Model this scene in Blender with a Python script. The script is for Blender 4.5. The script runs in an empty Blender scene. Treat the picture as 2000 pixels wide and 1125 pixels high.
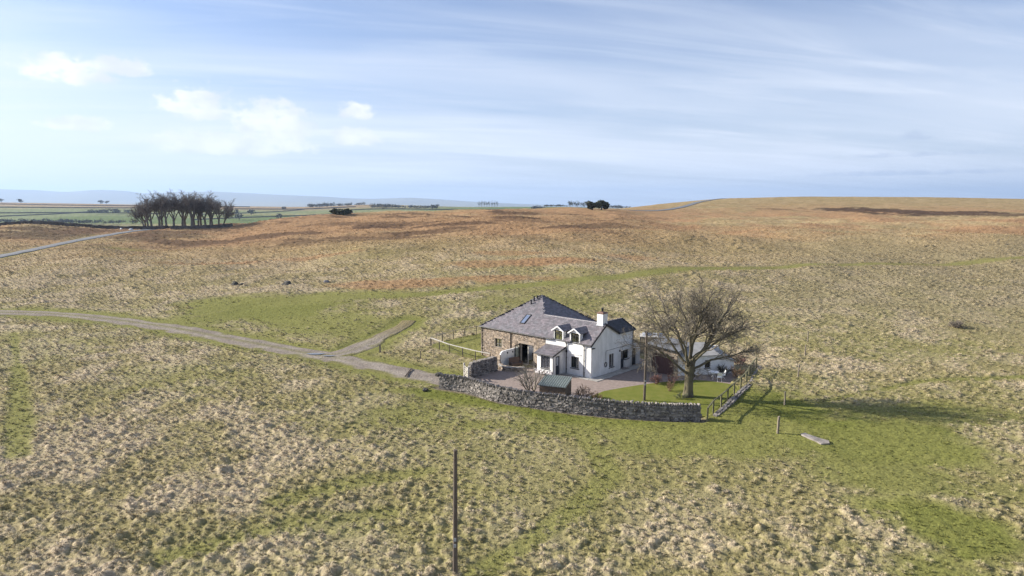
import bpy, bmesh, math, random
import numpy as np

sc = bpy.context.scene
COL = sc.collection
R = math.radians

# ------------------------------------------------------------------ camera
cam_d = bpy.data.cameras.new('camera')
cam_d.sensor_width = 36.0
cam_d.lens = 36.0 * 1270.0 / 2000.0
cam_d.clip_start = 0.5
cam_d.clip_end = 80000
cam = bpy.data.objects.new('camera', cam_d)
COL.objects.link(cam)
cam.location = (0, 0, 17.0)
cam.rotation_euler = (R(90 - 7.15), 0, 0)
sc.camera = cam

# ------------------------------------------------------------------ light
SUN_AZ = -76.0      # clockwise from +Y
SUN_EL = 25.0
sc.view_settings.view_transform = 'Standard'
sc.view_settings.look = 'None'
sc.view_settings.gamma = 1.0
sc.view_settings.exposure = EXPO = 1.0
cy = sc.cycles
cy.max_bounces = 4
cy.diffuse_bounces = 2
cy.glossy_bounces = 2
cy.transmission_bounces = 2
cy.transparent_max_bounces = 6
cy.volume_bounces = 0
cy.caustics_reflective = False
cy.caustics_refractive = False
sun_d = bpy.data.lights.new('sun', 'SUN')
sun_d.energy = 5.0
sun_d.angle = R(0.53)
sun_d.color = (1.0, 0.93, 0.82)
sun = bpy.data.objects.new('sun', sun_d)
COL.objects.link(sun)
sun.location = (-60, 40, 60)
sun.rotation_euler = (R(90 - SUN_EL), 0, R(180 - SUN_AZ))


class NT:
    """tiny helper round a node tree"""
    def __init__(self, tree):
        self.t = tree

    def n(self, kind, **kw):
        nd = self.t.nodes.new(kind)
        for k, v in kw.items():
            setattr(nd, k, v)
        return nd

    def link(self, a, b):
        self.t.links.new(a, b)

    def val(self, sock, v):
        if isinstance(v, (int, float)):
            sock.default_value = v
        elif isinstance(v, (tuple, list)):
            sock.default_value = v
        else:
            self.link(v, sock)

    def m(self, op, a, b=None, c=None, clamp=False):
        nd = self.n('ShaderNodeMath', operation=op, use_clamp=clamp)
        self.val(nd.inputs[0], a)
        if b is not None:
            self.val(nd.inputs[1], b)
        if c is not None:
            self.val(nd.inputs[2], c)
        return nd.outputs[0]

    def mix(self, f, a, b, blend='MIX'):
        nd = self.n('ShaderNodeMix', data_type='RGBA', blend_type=blend)
        self.val(nd.inputs[0], f)
        self.val(nd.inputs[6], a if not (isinstance(a, tuple) and len(a) == 3) else a + (1,))
        self.val(nd.inputs[7], b if not (isinstance(b, tuple) and len(b) == 3) else b + (1,))
        return nd.outputs[2]

    def ramp(self, f, lo, hi):
        nd = self.n('ShaderNodeMapRange', interpolation_type='SMOOTHSTEP')
        self.val(nd.inputs[0], f)
        self.val(nd.inputs[1], lo)
        self.val(nd.inputs[2], hi)
        return nd.outputs[0]

    def noise(self, vec, scale, detail=4, rough=0.55, dist=0.0):
        nd = self.n('ShaderNodeTexNoise')
        if vec is not None:
            self.link(vec, nd.inputs['Vector'])
        nd.inputs['Scale'].default_value = scale
        nd.inputs['Detail'].default_value = detail
        nd.inputs['Roughness'].default_value = rough
        nd.inputs['Distortion'].default_value = dist
        return nd.outputs['Fac']

    def comb(self, x, y, z):
        nd = self.n('ShaderNodeCombineXYZ')
        self.val(nd.inputs[0], x)
        self.val(nd.inputs[1], y)
        self.val(nd.inputs[2], z)
        return nd.outputs[0]


# ------------------------------------------------------------------ sky
world = bpy.data.worlds.new('World')
sc.world = world
world.use_nodes = True
world.cycles.sampling_method = 'MANUAL'
world.cycles.sample_map_resolution = 512
wt = NT(world.node_tree)
bg = world.node_tree.nodes['Background']
sky = wt.n('ShaderNodeTexSky', sky_type='NISHITA', sun_disc=False)
sky.sun_elevation = R(SUN_EL)
sky.sun_rotation = R(SUN_AZ % 360)
sky.altitude = 300
sky.air_density = 1.0
sky.dust_density = 1.8
sky.ozone_density = 1.0
SKY = 0.066
tc = wt.n('ShaderNodeTexCoord')
sep = wt.n('ShaderNodeSeparateXYZ')
wt.link(tc.outputs['Generated'], sep.inputs[0])
dx, dy, dz = sep.outputs
az = wt.m('ARCTAN2', dx, dy)
el = wt.m('ARCSINE', dz)
# thin high cirrus: noise on a plane far above, drawn out along one wind direction
den = wt.m('ADD', wt.m('MAXIMUM', dz, 0.0), 0.09)
px_ = wt.m('DIVIDE', dx, den)
py_ = wt.m('DIVIDE', dy, den)
ang = R(14)
qx = wt.m('ADD', wt.m('MULTIPLY', px_, math.cos(ang)), wt.m('MULTIPLY', py_, math.sin(ang)))
qy = wt.m('SUBTRACT', wt.m('MULTIPLY', py_, math.cos(ang)), wt.m('MULTIPLY', px_, math.sin(ang)))
v1 = wt.comb(wt.m('MULTIPLY', qx, 0.30), qy, 3.7)
v2 = wt.comb(wt.m('MULTIPLY', qx, 0.5), wt.m('MULTIPLY', qy, 2.2), 9.1)
c1 = wt.ramp(wt.noise(v1, 0.9, 4, 0.55, 0.5), 0.24, 0.70)
c2 = wt.ramp(wt.noise(v2, 1.1, 5, 0.6, 0.8), 0.40, 0.80)
cir = wt.m('ADD', wt.m('MULTIPLY', c1, 0.62), wt.m('MULTIPLY', c2, 0.38), clamp=True)
# veil of thin cloud thickening towards the horizon
veil = wt.m('SUBTRACT', 1.0, wt.ramp(el, 0.0, 0.30))
thin = wt.m('SUBTRACT', 1.0, wt.m('MULTIPLY', wt.ramp(el, 0.06, 0.5), 0.42))
cir = wt.m('MULTIPLY', cir, thin)
cir = wt.m('ADD', wt.m('MULTIPLY', cir, 0.74), wt.m('MULTIPLY', veil, 0.5), clamp=True)
base = wt.mix(1.0, sky.outputs[0], (SKY * .78, SKY * .90, SKY * 1.18), 'MULTIPLY')
lay = wt.mix(cir, base, (0.485, 0.512, 0.56))
# small cumulus low over the hills: (azimuth, elevation, half widths) in degrees
CUM = [(-33.4, 9.2, 3.0, 1.5), (-30.4, 9.8, 2.1, 1.0), (-33.2, 5.7, 2.3, .8), (-25.2, 7.4, 3.0, 1.9), (-20.0, 6.2, 3.8, 2.0),
       (-22.6, 4.6, 6.6, 1.4), (-13.2, 7.6, 1.5, 1.0), (-13.4, 5.5, 2.1, 1.1)]
GRY = [(31.4, 5.0, 1.1, .5), (31.6, 3.75, 4.4, .34), (31.0, 2.4, 7.0, .3)]
nv = wt.comb(az, wt.m('MULTIPLY', el, 1.7), 0.0)
nz = wt.m('ADD', wt.m('MULTIPLY', wt.noise(nv, 46, 5, 0.62, 0.2), .6), wt.m('MULTIPLY', wt.noise(nv, 13, 2, 0.5), .4))
nzb = wt.noise(nv, 16, 2, 0.5)


def blobs(lst):
    acc = None
    for a0, e0, ra, re in lst:
        p = wt.m('DIVIDE', wt.m('SUBTRACT', az, R(a0)), R(ra))
        q = wt.m('DIVIDE', wt.m('SUBTRACT', el, R(e0)), R(re))
        q = wt.m('MAXIMUM', q, wt.m('MULTIPLY', q, -2.4))       # flat bases
        d = wt.m('SUBTRACT', 1.0, wt.m('ADD', wt.m('MULTIPLY', p, p), wt.m('MULTIPLY', q, q)))
        d = wt.m('MAXIMUM', d, -2.0)
        acc = d if acc is None else wt.m('MAXIMUM', acc, d)
    return acc


cu = wt.m('ADD', blobs(CUM), wt.m('MULTIPLY', wt.m('SUBTRACT', nz, 0.5), 6.0))
cum = wt.ramp(cu, -0.35, 0.75)
shade = wt.ramp(wt.m('ADD', nzb, wt.m('MULTIPLY', nz, 0.4)), 0.55, 0.86)
ccol = wt.mix(shade, (.575, .575, .58), (0.44, 0.455, 0.50))
lay = wt.mix(wt.m('MULTIPLY', cum, 0.93), lay, ccol)
gr = wt.m('ADD', blobs(GRY), wt.m('MULTIPLY', wt.m('SUBTRACT', nz, 0.5), 6.0))
lay = wt.mix(wt.m('MULTIPLY', wt.ramp(gr, -0.3, 1.2), 0.5), lay, (0.24, 0.285, 0.375))
wt.link(lay, bg.inputs[0])
bg.inputs[1].default_value = 1.0

# ------------------------------------------------------------------ terrain
#@T0
F = 1270.0
KN = {
 -700: [(160, 4.5), (240, 10.9), (270, 10.5), (400, 0), (800, -20), (1200, 0), (2000, 37), (2600, 20)],
 0: [(160, 4), (245, 9.8), (265, 9.3), (400, -4), (800, -22), (1200, 0), (2000, 31), (2600, 15)],
 280: [(160, 4), (252, 8.2), (275, 7.4), (400, -5), (800, -22), (1200, -3), (2000, 23.5), (2600, 12)],
 460: [(160, 4.3), (268, 8.7), (295, 8), (400, -2), (800, -22), (1200, -5), (2000, 18.8), (2600, 10)],
 600: [(160, 5), (290, 11.6), (320, 11), (450, 0), (800, -20), (1200, -5), (2000, 15.7), (2600, 8)],
 730: [(160, 5.5), (250, 11.7), (310, 14.3), (345, 13.7), (480, 2), (800, -18), (1200, 0), (2000, 25), (2600, 10)],
 900: [(160, 6), (250, 12.6), (330, 15.8), (370, 15.2), (500, 5), (800, -14), (1200, 0), (2000, 16), (2600, 8)],
 1100: [(160, 6), (250, 12.2), (345, 16.1), (390, 15.3), (520, 8), (800, -10), (1200, 2), (2000, 17), (2600, 8)],
 1200: [(160, 5.6), (250, 11.6), (345, 16), (390, 15.4), (460, 15), (600, 8), (800, -5), (2000, 12)],
 1240: [(160, 5.4), (250, 11), (330, 14.5), (370, 14), (460, 17.3), (520, 16.5), (800, 0), (2000, 8)],
 1300: [(160, 5), (250, 9.8), (318, 12.3), (350, 12), (500, 20), (560, 19), (900, 5), (2000, 0)],
 1400: [(160, 4.5), (250, 8.8), (308, 10.8), (340, 10.9), (540, 24), (620, 23), (1000, 8), (2000, 0)],
 1550: [(160, 4), (250, 8), (300, 10.1), (340, 10.8), (570, 25.9), (660, 25), (1100, 8), (2000, 0)],
 1800: [(160, 4), (300, 10.7), (345, 11.8), (580, 25.6), (680, 24.5), (1100, 8), (2000, 0)],
 2000: [(160, 4.2), (300, 11.2), (345, 12), (580, 23.8), (680, 23), (1100, 8), (2000, 0)],
 2700: [(160, 4.5), (300, 12), (580, 24), (680, 23), (1100, 8), (2000, 0)],
}
LD0, LD1, ND, NU = math.log(20), math.log(4200), 700, 400
_ld = np.linspace(LD0, LD1, ND)
_D = np.exp(_ld)
_ks = sorted(KN)
_rows = []
for k in _ks:
    kn = [(0, 0), (60, 0), (84, 0)] + KN[k] + [(3500, 0), (5000, 0)]
    _rows.append(np.interp(_D, [a for a, b in kn], [b for a, b in kn]))
_rows = np.array(_rows)
_pxs = np.linspace(-1400, 3400, NU)
HG = np.array([np.interp(_pxs, _ks, _rows[:, j]) for j in range(ND)]).T   # NU x ND


def _blur(a, n, ax):
    k = np.hanning(2 * n + 3)[1:-1]
    k /= k.sum()
    pad = [(0, 0), (0, 0)]
    pad[ax] = (n, n)
    b = np.pad(a, pad, mode='edge')
    return np.apply_along_axis(lambda r: np.convolve(r, k, 'valid'), ax, b)


HG = _blur(_blur(HG, 8, 1), 5, 0)


def base_h(x, y):
    """height of the land without tussocks"""
    x = np.asarray(x, float)
    y = np.asarray(y, float)
    yy = np.maximum(y, 40.0)
    fx = np.clip((1000 + F * x / yy + 1400) / 4800 * (NU - 1), 0, NU - 1.001)
    fy = np.clip((np.log(np.maximum(y, 21)) - LD0) / (LD1 - LD0) * (ND - 1), 0, ND - 1.001)
    i = fx.astype(int)
    j = fy.astype(int)
    a = fx - i
    b = fy - j
    return ((HG[i, j] * (1 - a) + HG[i + 1, j] * a) * (1 - b) + (HG[i, j + 1] * (1 - a) + HG[i + 1, j + 1] * a) * b)
#@T1


def hsh(ix, iy, s):
    h = (ix.astype(np.int64) * 374761393 + iy.astype(np.int64) * 668265263 + s * 974634777) & 0xFFFFFFFF
    h = ((h ^ (h >> 13)) * 1274126177) & 0xFFFFFFFF
    h = ((h ^ (h >> 15)) * 2246822519) & 0xFFFFFFFF
    h = h ^ (h >> 16)
    return h / 4294967295.0


def vnoise(x, y, s, seed=0):
    x = np.asarray(x, float) / s
    y = np.asarray(y, float) / s
    ix = np.floor(x)
    iy = np.floor(y)
    fx = x - ix
    fy = y - iy
    fx = fx * fx * (3 - 2 * fx)
    fy = fy * fy * (3 - 2 * fy)
    a = hsh(ix, iy, seed)
    b = hsh(ix + 1, iy, seed)
    c = hsh(ix, iy + 1, seed)
    d = hsh(ix + 1, iy + 1, seed)
    return (a * (1 - fx) + b * fx) * (1 - fy) + (c * (1 - fx) + d * fx) * fy


def fbm(x, y, s, seed=0, o=4):
    t = 0
    w = 0
    for k in range(o):
        a = 0.5 ** k
        t = t + a * vnoise(np.asarray(x) + 17.3 * k, np.asarray(y) - 9.1 * k, s * 0.5 ** k, seed + k)
        w += a
    return t / w


def sstep(a, b, v):
    t = np.clip((v - a) / (b - a), 0, 1)
    return t * t * (3 - 2 * t)


def dline(x, y, pts):
    """distance to a polyline"""
    d = np.full(np.shape(x), 1e9)
    for (ax, ay), (bx, by) in zip(pts[:-1], pts[1:]):
        vx, vy = bx - ax, by - ay
        t = np.clip(((x - ax) * vx + (y - ay) * vy) / (vx * vx + vy * vy), 0, 1)
        d = np.minimum(d, np.hypot(x - ax - t * vx, y - ay - t * vy))
    return d


def inpoly(x, y, P):
    c = np.zeros(np.shape(x), bool)
    n = len(P)
    for i in range(n):
        x1, y1 = P[i]
        x2, y2 = P[(i + 1) % n]
        if y1 == y2:
            continue
        k = ((y1 > y) != (y2 > y)) & (x < (x2 - x1) * (y - y1) / (y2 - y1) + x1)
        c ^= k
    return c


def spline(pts, step=1.0):
    P = np.array([pts[0]] + list(pts) + [pts[-1]], float)
    out = []
    for i in range(1, len(P) - 2):
        p0, p1, p2, p3 = P[i - 1], P[i], P[i + 1], P[i + 2]
        n = max(2, int(np.hypot(*(p2 - p1)[:2]) / step))
        for k in range(n):
            t = k / n
            out.append(0.5 * (2 * p1 + (p2 - p0) * t + (2 * p0 - 5 * p1 + 4 * p2 - p3) * t * t + (3 * p1 - p0 - 3 * p2 + p3) * t ** 3))
    out.append(P[-2])
    return np.array(out)


TRACK = [(-125, 101.5), (-91.4, 99.7), (-79, 99), (-70.3, 98), (-60.5, 94.8), (-52.7, 91.5), (-45, 87.8), (-36.4, 82.5),
         (-29.4, 78), (-23.9, 74.3), (-19.8, 71.9), (-17, 69.9), (-13, 66.9), (-9.9, 64.6), (-7, 63.0), (-3.6, 61.6)]
BRANCH = [(-22.0, 73.2), (-20.2, 73.9), (-18.9, 76.2), (-18.1, 79.4), (-17.4, 83.2), (-16.2, 86.8), (-15.2, 89.8), (-14.9, 92.6)]
LANE_L = [(-124, 115), (-127.5, 135), (-128.7, 148.1), (-130.2, 165.1), (-131.8, 180), (-135.2, 199.9), (-138, 219.6), (-140, 236), (-140.6, 248), (-138, 256), (-130, 262)]
LANE_R = [(60, 372), (75, 382), (89.7, 395.8), (104.7, 418.7), (121.7, 451.8), (140.6, 492), (165, 530), (185, 560)]
WALL_F = [(-6.7, 59.95), (-4.1, 58.65), (-0.67, 55.4), (4.1, 53.05), (7.56, 51.75), (11.56, 50.8), (15.0, 50.5)]
YARD = [(-7.0, 61.4), (-4.0, 59.4), (-0.4, 56.2), (4.3, 53.9), (6.9, 56.4), (8.5, 58.3), (11.1, 59.8), (12.9, 60.7), (14.9, 61.5), (17.3, 62.2),
        (19, 62), (20.8, 60.9), (23.4, 64.2), (22.5, 67.5), (18, 66), (15, 71), (13.5, 73), (8, 68.3), (-1.2, 67.2), (-2.2, 66.0), (-4.3, 63.6), (-6.6, 63.9)]
LAWN = [(4.3, 53.7), (7.56, 52.5), (11.56, 51.5), (15.0, 51.2), (15.9, 51.3), (17.3, 53.2), (18.2, 54.7), (19.4, 56.5), (20.4, 58.1), (21.4, 60.2),
        (20.8, 61.2), (19, 62.3), (17.3, 62.5), (14.9, 61.8), (12.9, 61.0), (11.1, 60.1), (8.5, 58.6), (6.8, 56.5)]
HOUSE_O = (7.83, 62.985)
HYAW = R(43.06)
HOUSE = [(7.83, 62.99), (-3.5, 73.55), (3.2, 80.7), (7.3, 76.8), (9.9, 74.5), (14.2, 69.7)]
BACKLAWN = [(-10, 79.4), (-4.1, 85.3), (3, 82), (-3.5, 73.6), (-1.2, 71.5), (-3, 70.3), (-5.9, 73.3), (-9.8, 77.7)]


def ell(x, y, cx, cy, rx, ry, rot=0):
    c, s = math.cos(rot), math.sin(rot)
    u = (x - cx) * c + (y - cy) * s
    v = -(x - cx) * s + (y - cy) * c
    return np.hypot(u / rx, v / ry)


def fields(x, y):
    """what grows where: green turf, rust grass, heather, tussock amount"""
    n1 = fbm(x, y, 14, 3)
    n2 = fbm(x, y, 45, 7)
    n3 = fbm(x, y, 4, 11)
    wob = (n1 - .5) * 6 + (n3 - .5) * 3
    green = np.zeros(np.shape(x))

    def G(v):
        nonlocal green
        green = np.maximum(green, v)
    dt = np.minimum(dline(x, y, TRACK), dline(x, y, BRANCH))
    G(.85 * sstep(5.5, 1.5, dt + wob * .35))
    G(.75 * sstep(3.5, 1.5, dline(x, y, LANE_L) + wob * .2))
    G(.95 * sstep(6.5, 2.5, dline(x, y, WALL_F) + wob * .5) * sstep(61.5, 59, y))
    for cx, cy, rx, ry, w in [(-38, 101, 17, 12, .85), (-26, 92, 10, 10, .75), (-48, 106, 8, 6, .8), (-30, 110, 12, 6, .8), (-105, 186, 8, 3, .8),
                              (21, 54, 10, 8, .95), (27, 46.5, 9, 6, .95), (33, 52, 12, 5, .75), (14, 46, 8, 3.5, .8), (24, 40, 4.5, 6, .8),
                              (23, 33, 3.8, 5, .95), (20, 27, 3.5, 5, .8), (4, 49.5, 10, 3, .75), (-7, 52, 7, 4, .65), (5, 102, 14, 8, .5),
                              (-10, 33, 5, 1.6, .5), (-33, 64, 8, 8, .4), (46, 78, 14, 8, .35), (0, 90, 12, 6, .35)]:
        G(w * sstep(1.3, .5, ell(x, y, cx, cy, rx, ry) + wob * .13 + (vnoise(x, y, 1.1, 303) - .5) * .35))
    for pl, w, a in [([(5.6, 49), (5.6, 45.9), (6.2, 39.5), (3.8, 35.2), (.8, 31.3), (-1.4, 28.7), (-3, 25)], .6, .7),
                     ([(-13.5, 35.6), (-10.1, 38.4), (-5.6, 40.3)], .6, .6),
                     ([(-67, 86), (-52.2, 67.1), (-41.5, 53.1), (-34, 43)], .6, .7),
                     ([(-30.8, 107.4), (-17.5, 109.9), (0, 115.9), (19.7, 124.2), (43.8, 138.4), (84, 151.9), (124.4, 157.6), (170, 162)], 1.6, .8),
                     ([(-44, 96), (-34, 105), (-24, 108.5)], 1.5, .7),
                     ([(26, 55), (33.1, 58.5), (40.1, 62), (45.8, 63), (60, 65)], .5, .75),
                     ([(-17, 30), (-12, 33), (-7, 34.6)], .6, .6), ([(20, 40), (30, 37), (36, 30)], 1.2, .5)]:
        G(a * sstep(w * 2.2, w * .5, dline(x, y, pl) + wob * .16))
    G(sstep(.5, .72, n2) * .3 * sstep(260, 120, y))
    G(sstep(.52, .7, n1) * .34 * sstep(170, 60, y))
    enc = inpoly(x, y, BACKLAWN)
    G(np.where(enc, .8, 0))
    rust = sstep(.38, .56, n2 * .55 + n1 * .45) * sstep(140, 230, y) * sstep(520, 330, y) * (1 - .75 * sstep(.05, .35, x / np.maximum(y, 1)) * sstep(250, 180, y))
    for cx, cy, rx, ry, w in [(-20, 120.5, 13, 4.5, .9), (-2, 124, 9, 4, .85), (8, 140, 10, 4.5, 1), (-6, 139, 8, 3, .8), (-70, 154, 16, 4, .9), (-50, 159, 12, 4, .8),
                              (0, 153, 12, 4, .7), (26, 150, 8, 5, .7), (40, 225, 60, 14, .75), (90, 250, 60, 10, .6), (10, 185, 28, 8, .5)]:
        rust = np.maximum(rust, w * sstep(1.3, .6, ell(x, y, cx, cy, rx, ry) + (n3 - .5) * .9 + (n1 - .5) * .8))
    hill = sstep(150, 205, y) * sstep(345, 300, y) * sstep(-.62, -.45, x / np.maximum(y, 1)) * sstep(.34, .12, x / np.maximum(y, 1))
    rust = np.maximum(rust, hill * (.35 + .6 * sstep(.35, .6, fbm(x, y * 1.8, 40, 95, 4))))
    heath = np.zeros(np.shape(x))
    for cx, cy, rx, ry, rot, w in [(-74, 213, 17, 8, .1, .8), (-46, 224, 12, 5, 0, .9), (-21, 220, 16, 7, 0, .85), (-55, 240, 22, 7, 0, .6), (5, 232, 12, 4, 0, .5),
                                   (225, 378, 48, 25, -.62, 1.0), (258, 343, 20, 11, -.6, .8), (165, 405, 10, 5, 0, .5)]:
        heath = np.maximum(heath, w * sstep(1.3, .8, ell(x, y, cx, cy, rx, ry, rot) + (n1 - .5) * 1.3 + (n3 - .5) * .9))
    heath = np.maximum(heath, .8 * sstep(.54, .66, fbm(x, y * 2.2, 24, 91)) * sstep(150, 210, y) * sstep(340, 300, y) * sstep(.25, .1, x / np.maximum(y, 1)))
    flat = (inpoly(x, y, YARD) | inpoly(x, y, LAWN) | inpoly(x, y, HOUSE)).astype(float)
    flat = np.maximum(flat, sstep(1.0, .4, dline(x, y, WALL_F)))
    road = np.maximum(sstep(2.6, 1.6, dt), np.maximum(sstep(4.2, 2.4, dline(x, y, LANE_L)), sstep(4, 2.6, dline(x, y, LANE_R))))
    heath = heath * (1 - road) * sstep(2, 7, dline(x, y, LANE_L))
    tus = np.clip(1.08 - 1.2 * green, 0, 1) * (1 - flat) * (1 - road)
    tus *= .55 + .45 * sstep(.3, .55, n1) + .25 * sstep(-.1, -.4, x / np.maximum(y, 20.))
    tus = np.clip(tus, 0, 1.1)
    return green, rust, heath, tus, flat, road, n1, n2, n3


TUS = [(.68, 1, .30, .18), (.40, 5, .2, .11), (2.3, 9, .48, .25)]      # cell, seed, mean radius, mean height


def tussocks(x, y, tus):
    wx = (vnoise(x, y, .28, 201) - .5) * .3
    wy = (vnoise(x, y, .28, 203) - .5) * .3
    x, y = x + wx, y + wy       # ragged, not round
    h = np.zeros(np.shape(x))
    for s, seed, rad, hh in TUS:
        ix = np.floor(x / s)
        iy = np.floor(y / s)
        for a in (-1, 0, 1):
            for b in (-1, 0, 1):
                cx, cy = ix + a, iy + b
                jx = (cx + .15 + .7 * hsh(cx, cy, seed)) * s
                jy = (cy + .15 + .7 * hsh(cx, cy, seed + 1)) * s
                k = hsh(cx, cy, seed + 2)
                r = rad * (.65 + .7 * k)
                t = hh * (.35 + .9 * hsh(cx, cy, seed + 3)) * (hsh(cx, cy, seed + 4) < (.2 + .62 * tus) * (1.0 if s < 2 else .42))
                d2 = ((x - jx) ** 2 + (y - jy) ** 2) / (r * r)
                h = np.maximum(h, t * np.clip(1 - d2, 0, 1) ** .9)
    return h * np.clip(tus * 1.3, 0, 1) * (1 + .9 * sstep(70, 180, y))


def lerp(a, b, t):
    return a + (np.asarray(b) - a) * t[..., None]


def land_colour(x, y, f, th):
    green, rust, heath, tus, flat, road, n1, n2, n3 = f
    far = sstep(90, 200, y)
    straw = lerp(np.broadcast_to([.415, .345, .215], np.shape(x) + (3,)).copy(), [.435, .355, .25], sstep(.4, .62, n3))
    straw = lerp(straw, [.345, .255, .132], far * .8)
    olive = lerp(np.broadcast_to([.23, .198, .094], np.shape(x) + (3,)).copy(), [.2, .147, .066], far)  # far tone darkened: shade between distant tussocks put into the colour
    c = lerp(olive, straw, np.clip(sstep(.02, .2, th) * .75 + .45 * sstep(.42, .62, n3) * tus + .36 * far, 0, 1))
    c = lerp(c, [.158, .17, .038], green * (.8 - .35 * sstep(.05, .25, th)))
    c = lerp(c, [.105, .122, .022], sstep(.75, 1, green) * .6 * sstep(.45, .6, n1))
    c = lerp(c, [.30, .18, .098], rust * .9)
    c = lerp(c, [.07, .043, .03], heath * .93)
    c = lerp(c, [.235, .2, .12], .6 * sstep(.28, .5, x / np.maximum(y, 1)) * sstep(75, 110, y) * sstep(230, 170, y) * (1 - green))
    valley = sstep(340, 420, y) * sstep(.16, .1, x / np.maximum(y, 1))
    vf = fbm(x / 3.2, y, 160, 21, 2)
    fld = lerp(np.broadcast_to([.23, .21, .10], np.shape(x) + (3,)).copy(), [.115, .15, .05], sstep(.44, .56, vf))
    fld = lerp(fld, [.17, .19, .085], sstep(.5, .56, fbm(x / 2.2, y * 1.3, 210, 23, 2)))
    fld = lerp(fld, [.3, .2, .12], sstep(1500, 1800, y) * sstep(-.05, -.25, x / np.maximum(y, 1)) * .8)
    c = c + (fld - c) * valley[..., None]
    c = lerp(c, [.2, .165, .12], flat)
    return c


def roll_h(x, y, f):
    """humps and hollows; gentle beside roads so that these stay level"""
    k = sstep(3, 14, np.minimum(dline(x, y, TRACK), dline(x, y, BRANCH))) * sstep(3, 34, np.minimum(dline(x, y, LANE_L), dline(x, y, LANE_R)))
    return (fbm(x, y, 34, 41, 3) - .5) * 4.8 * sstep(92, 160, y) * sstep(520, 300, y) * k + (fbm(x, y, 7, 43, 2) - .5) * .35 * (1 - f[4]) * (1 - f[5]) * sstep(1.5, 5, dline(x, y, TRACK))


# one sheet of land: rows run away from the viewpoint, closer together where the ground is near
ys = [-400, -120, -40, -10, 4, 12, 17, 20]
v = 21.0
while v < 4200:
    ys.append(v)
    v += .12 + .18 * min(1, max(0, (v - 21) / 40)) if v < 130 else (.3 + (v - 130) * .006 if v < 640 else v * .03)
ys = np.array(ys)
us = np.concatenate([np.linspace(-4, -.98, 14)[:-1], np.linspace(-.98, .98, 720), np.linspace(.98, 4, 14)[1:]])
Yg, Ug = np.meshgrid(ys, us, indexing='ij')
Xg = Ug * np.maximum(Yg, 20)
Fd = fields(Xg, Yg)
Th = tussocks(Xg, Yg, Fd[3] * sstep(480, 220, Yg))
detail = (fbm(Xg, Yg, .55, 31, 2) - .5) * .09 * (1 - Fd[4]) * sstep(160, 60, Yg)
roll = roll_h(Xg, Yg, Fd)
rushy = Fd[1] * .25 * fbm(Xg, Yg, .8, 47, 2) * sstep(100, 130, Yg) * sstep(260, 200, Yg) + Fd[2] * .5 * fbm(Xg, Yg, 1.6, 49, 2)
Zg = base_h(Xg, Yg) + Th + detail + roll + rushy - .05 * Fd[5] - .10 * Fd[4]
Cg = land_colour(Xg, Yg, Fd, Th)
Cg = Cg * (.86 + .28 * hsh(np.floor(Xg * 9), np.floor(Yg * 9), 77))[..., None]


def mesh_obj(name, verts, faces, mat=None, parent=None, smooth=False):
    me = bpy.data.meshes.new(name)
    me.from_pydata([tuple(p) for p in verts], [], [tuple(q) for q in faces])
    if mat:
        me.materials.append(mat)
    if smooth:
        me.polygons.foreach_set('use_smooth', [True] * len(me.polygons))
    me.update()
    o = bpy.data.objects.new(name, me)
    COL.objects.link(o)
    if parent:
        o.parent = parent
    return o


def grid_obj(name, X, Y, Z, C, mat):
    nr, nc = X.shape
    me = bpy.data.meshes.new(name)
    V = np.stack([X, Y, Z], -1).reshape(-1, 3)
    idx = np.arange(nr * nc).reshape(nr, nc)
    q = np.stack([idx[:-1, :-1], idx[:-1, 1:], idx[1:, 1:], idx[1:, :-1]], -1).reshape(-1, 4)
    me.vertices.add(len(V))
    me.vertices.foreach_set('co', V.ravel())
    me.loops.add(q.size)
    me.loops.foreach_set('vertex_index', q.ravel())
    me.polygons.add(len(q))
    me.polygons.foreach_set('loop_start', np.arange(0, q.size, 4))
    me.polygons.foreach_set('loop_total', np.full(len(q), 4))
    me.polygons.foreach_set('use_smooth', np.ones(len(q), bool))
    if C is not None:
        at = me.attributes.new('col', 'FLOAT_COLOR', 'POINT')
        at.data.foreach_set('color', np.concatenate([C.reshape(-1, 3), np.ones((len(V), 1))], 1).ravel())
    me.materials.append(mat)
    me.update()
    me.validate()
    o = bpy.data.objects.new(name, me)
    COL.objects.link(o)
    return o


def tag(o, label=None, cat=None, group=None, kind=None):
    if label:
        o['label'] = label
    if cat:
        o['category'] = cat
    if group:
        o['group'] = group
    if kind:
        o['kind'] = kind
    return o


MATS = {}


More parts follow.
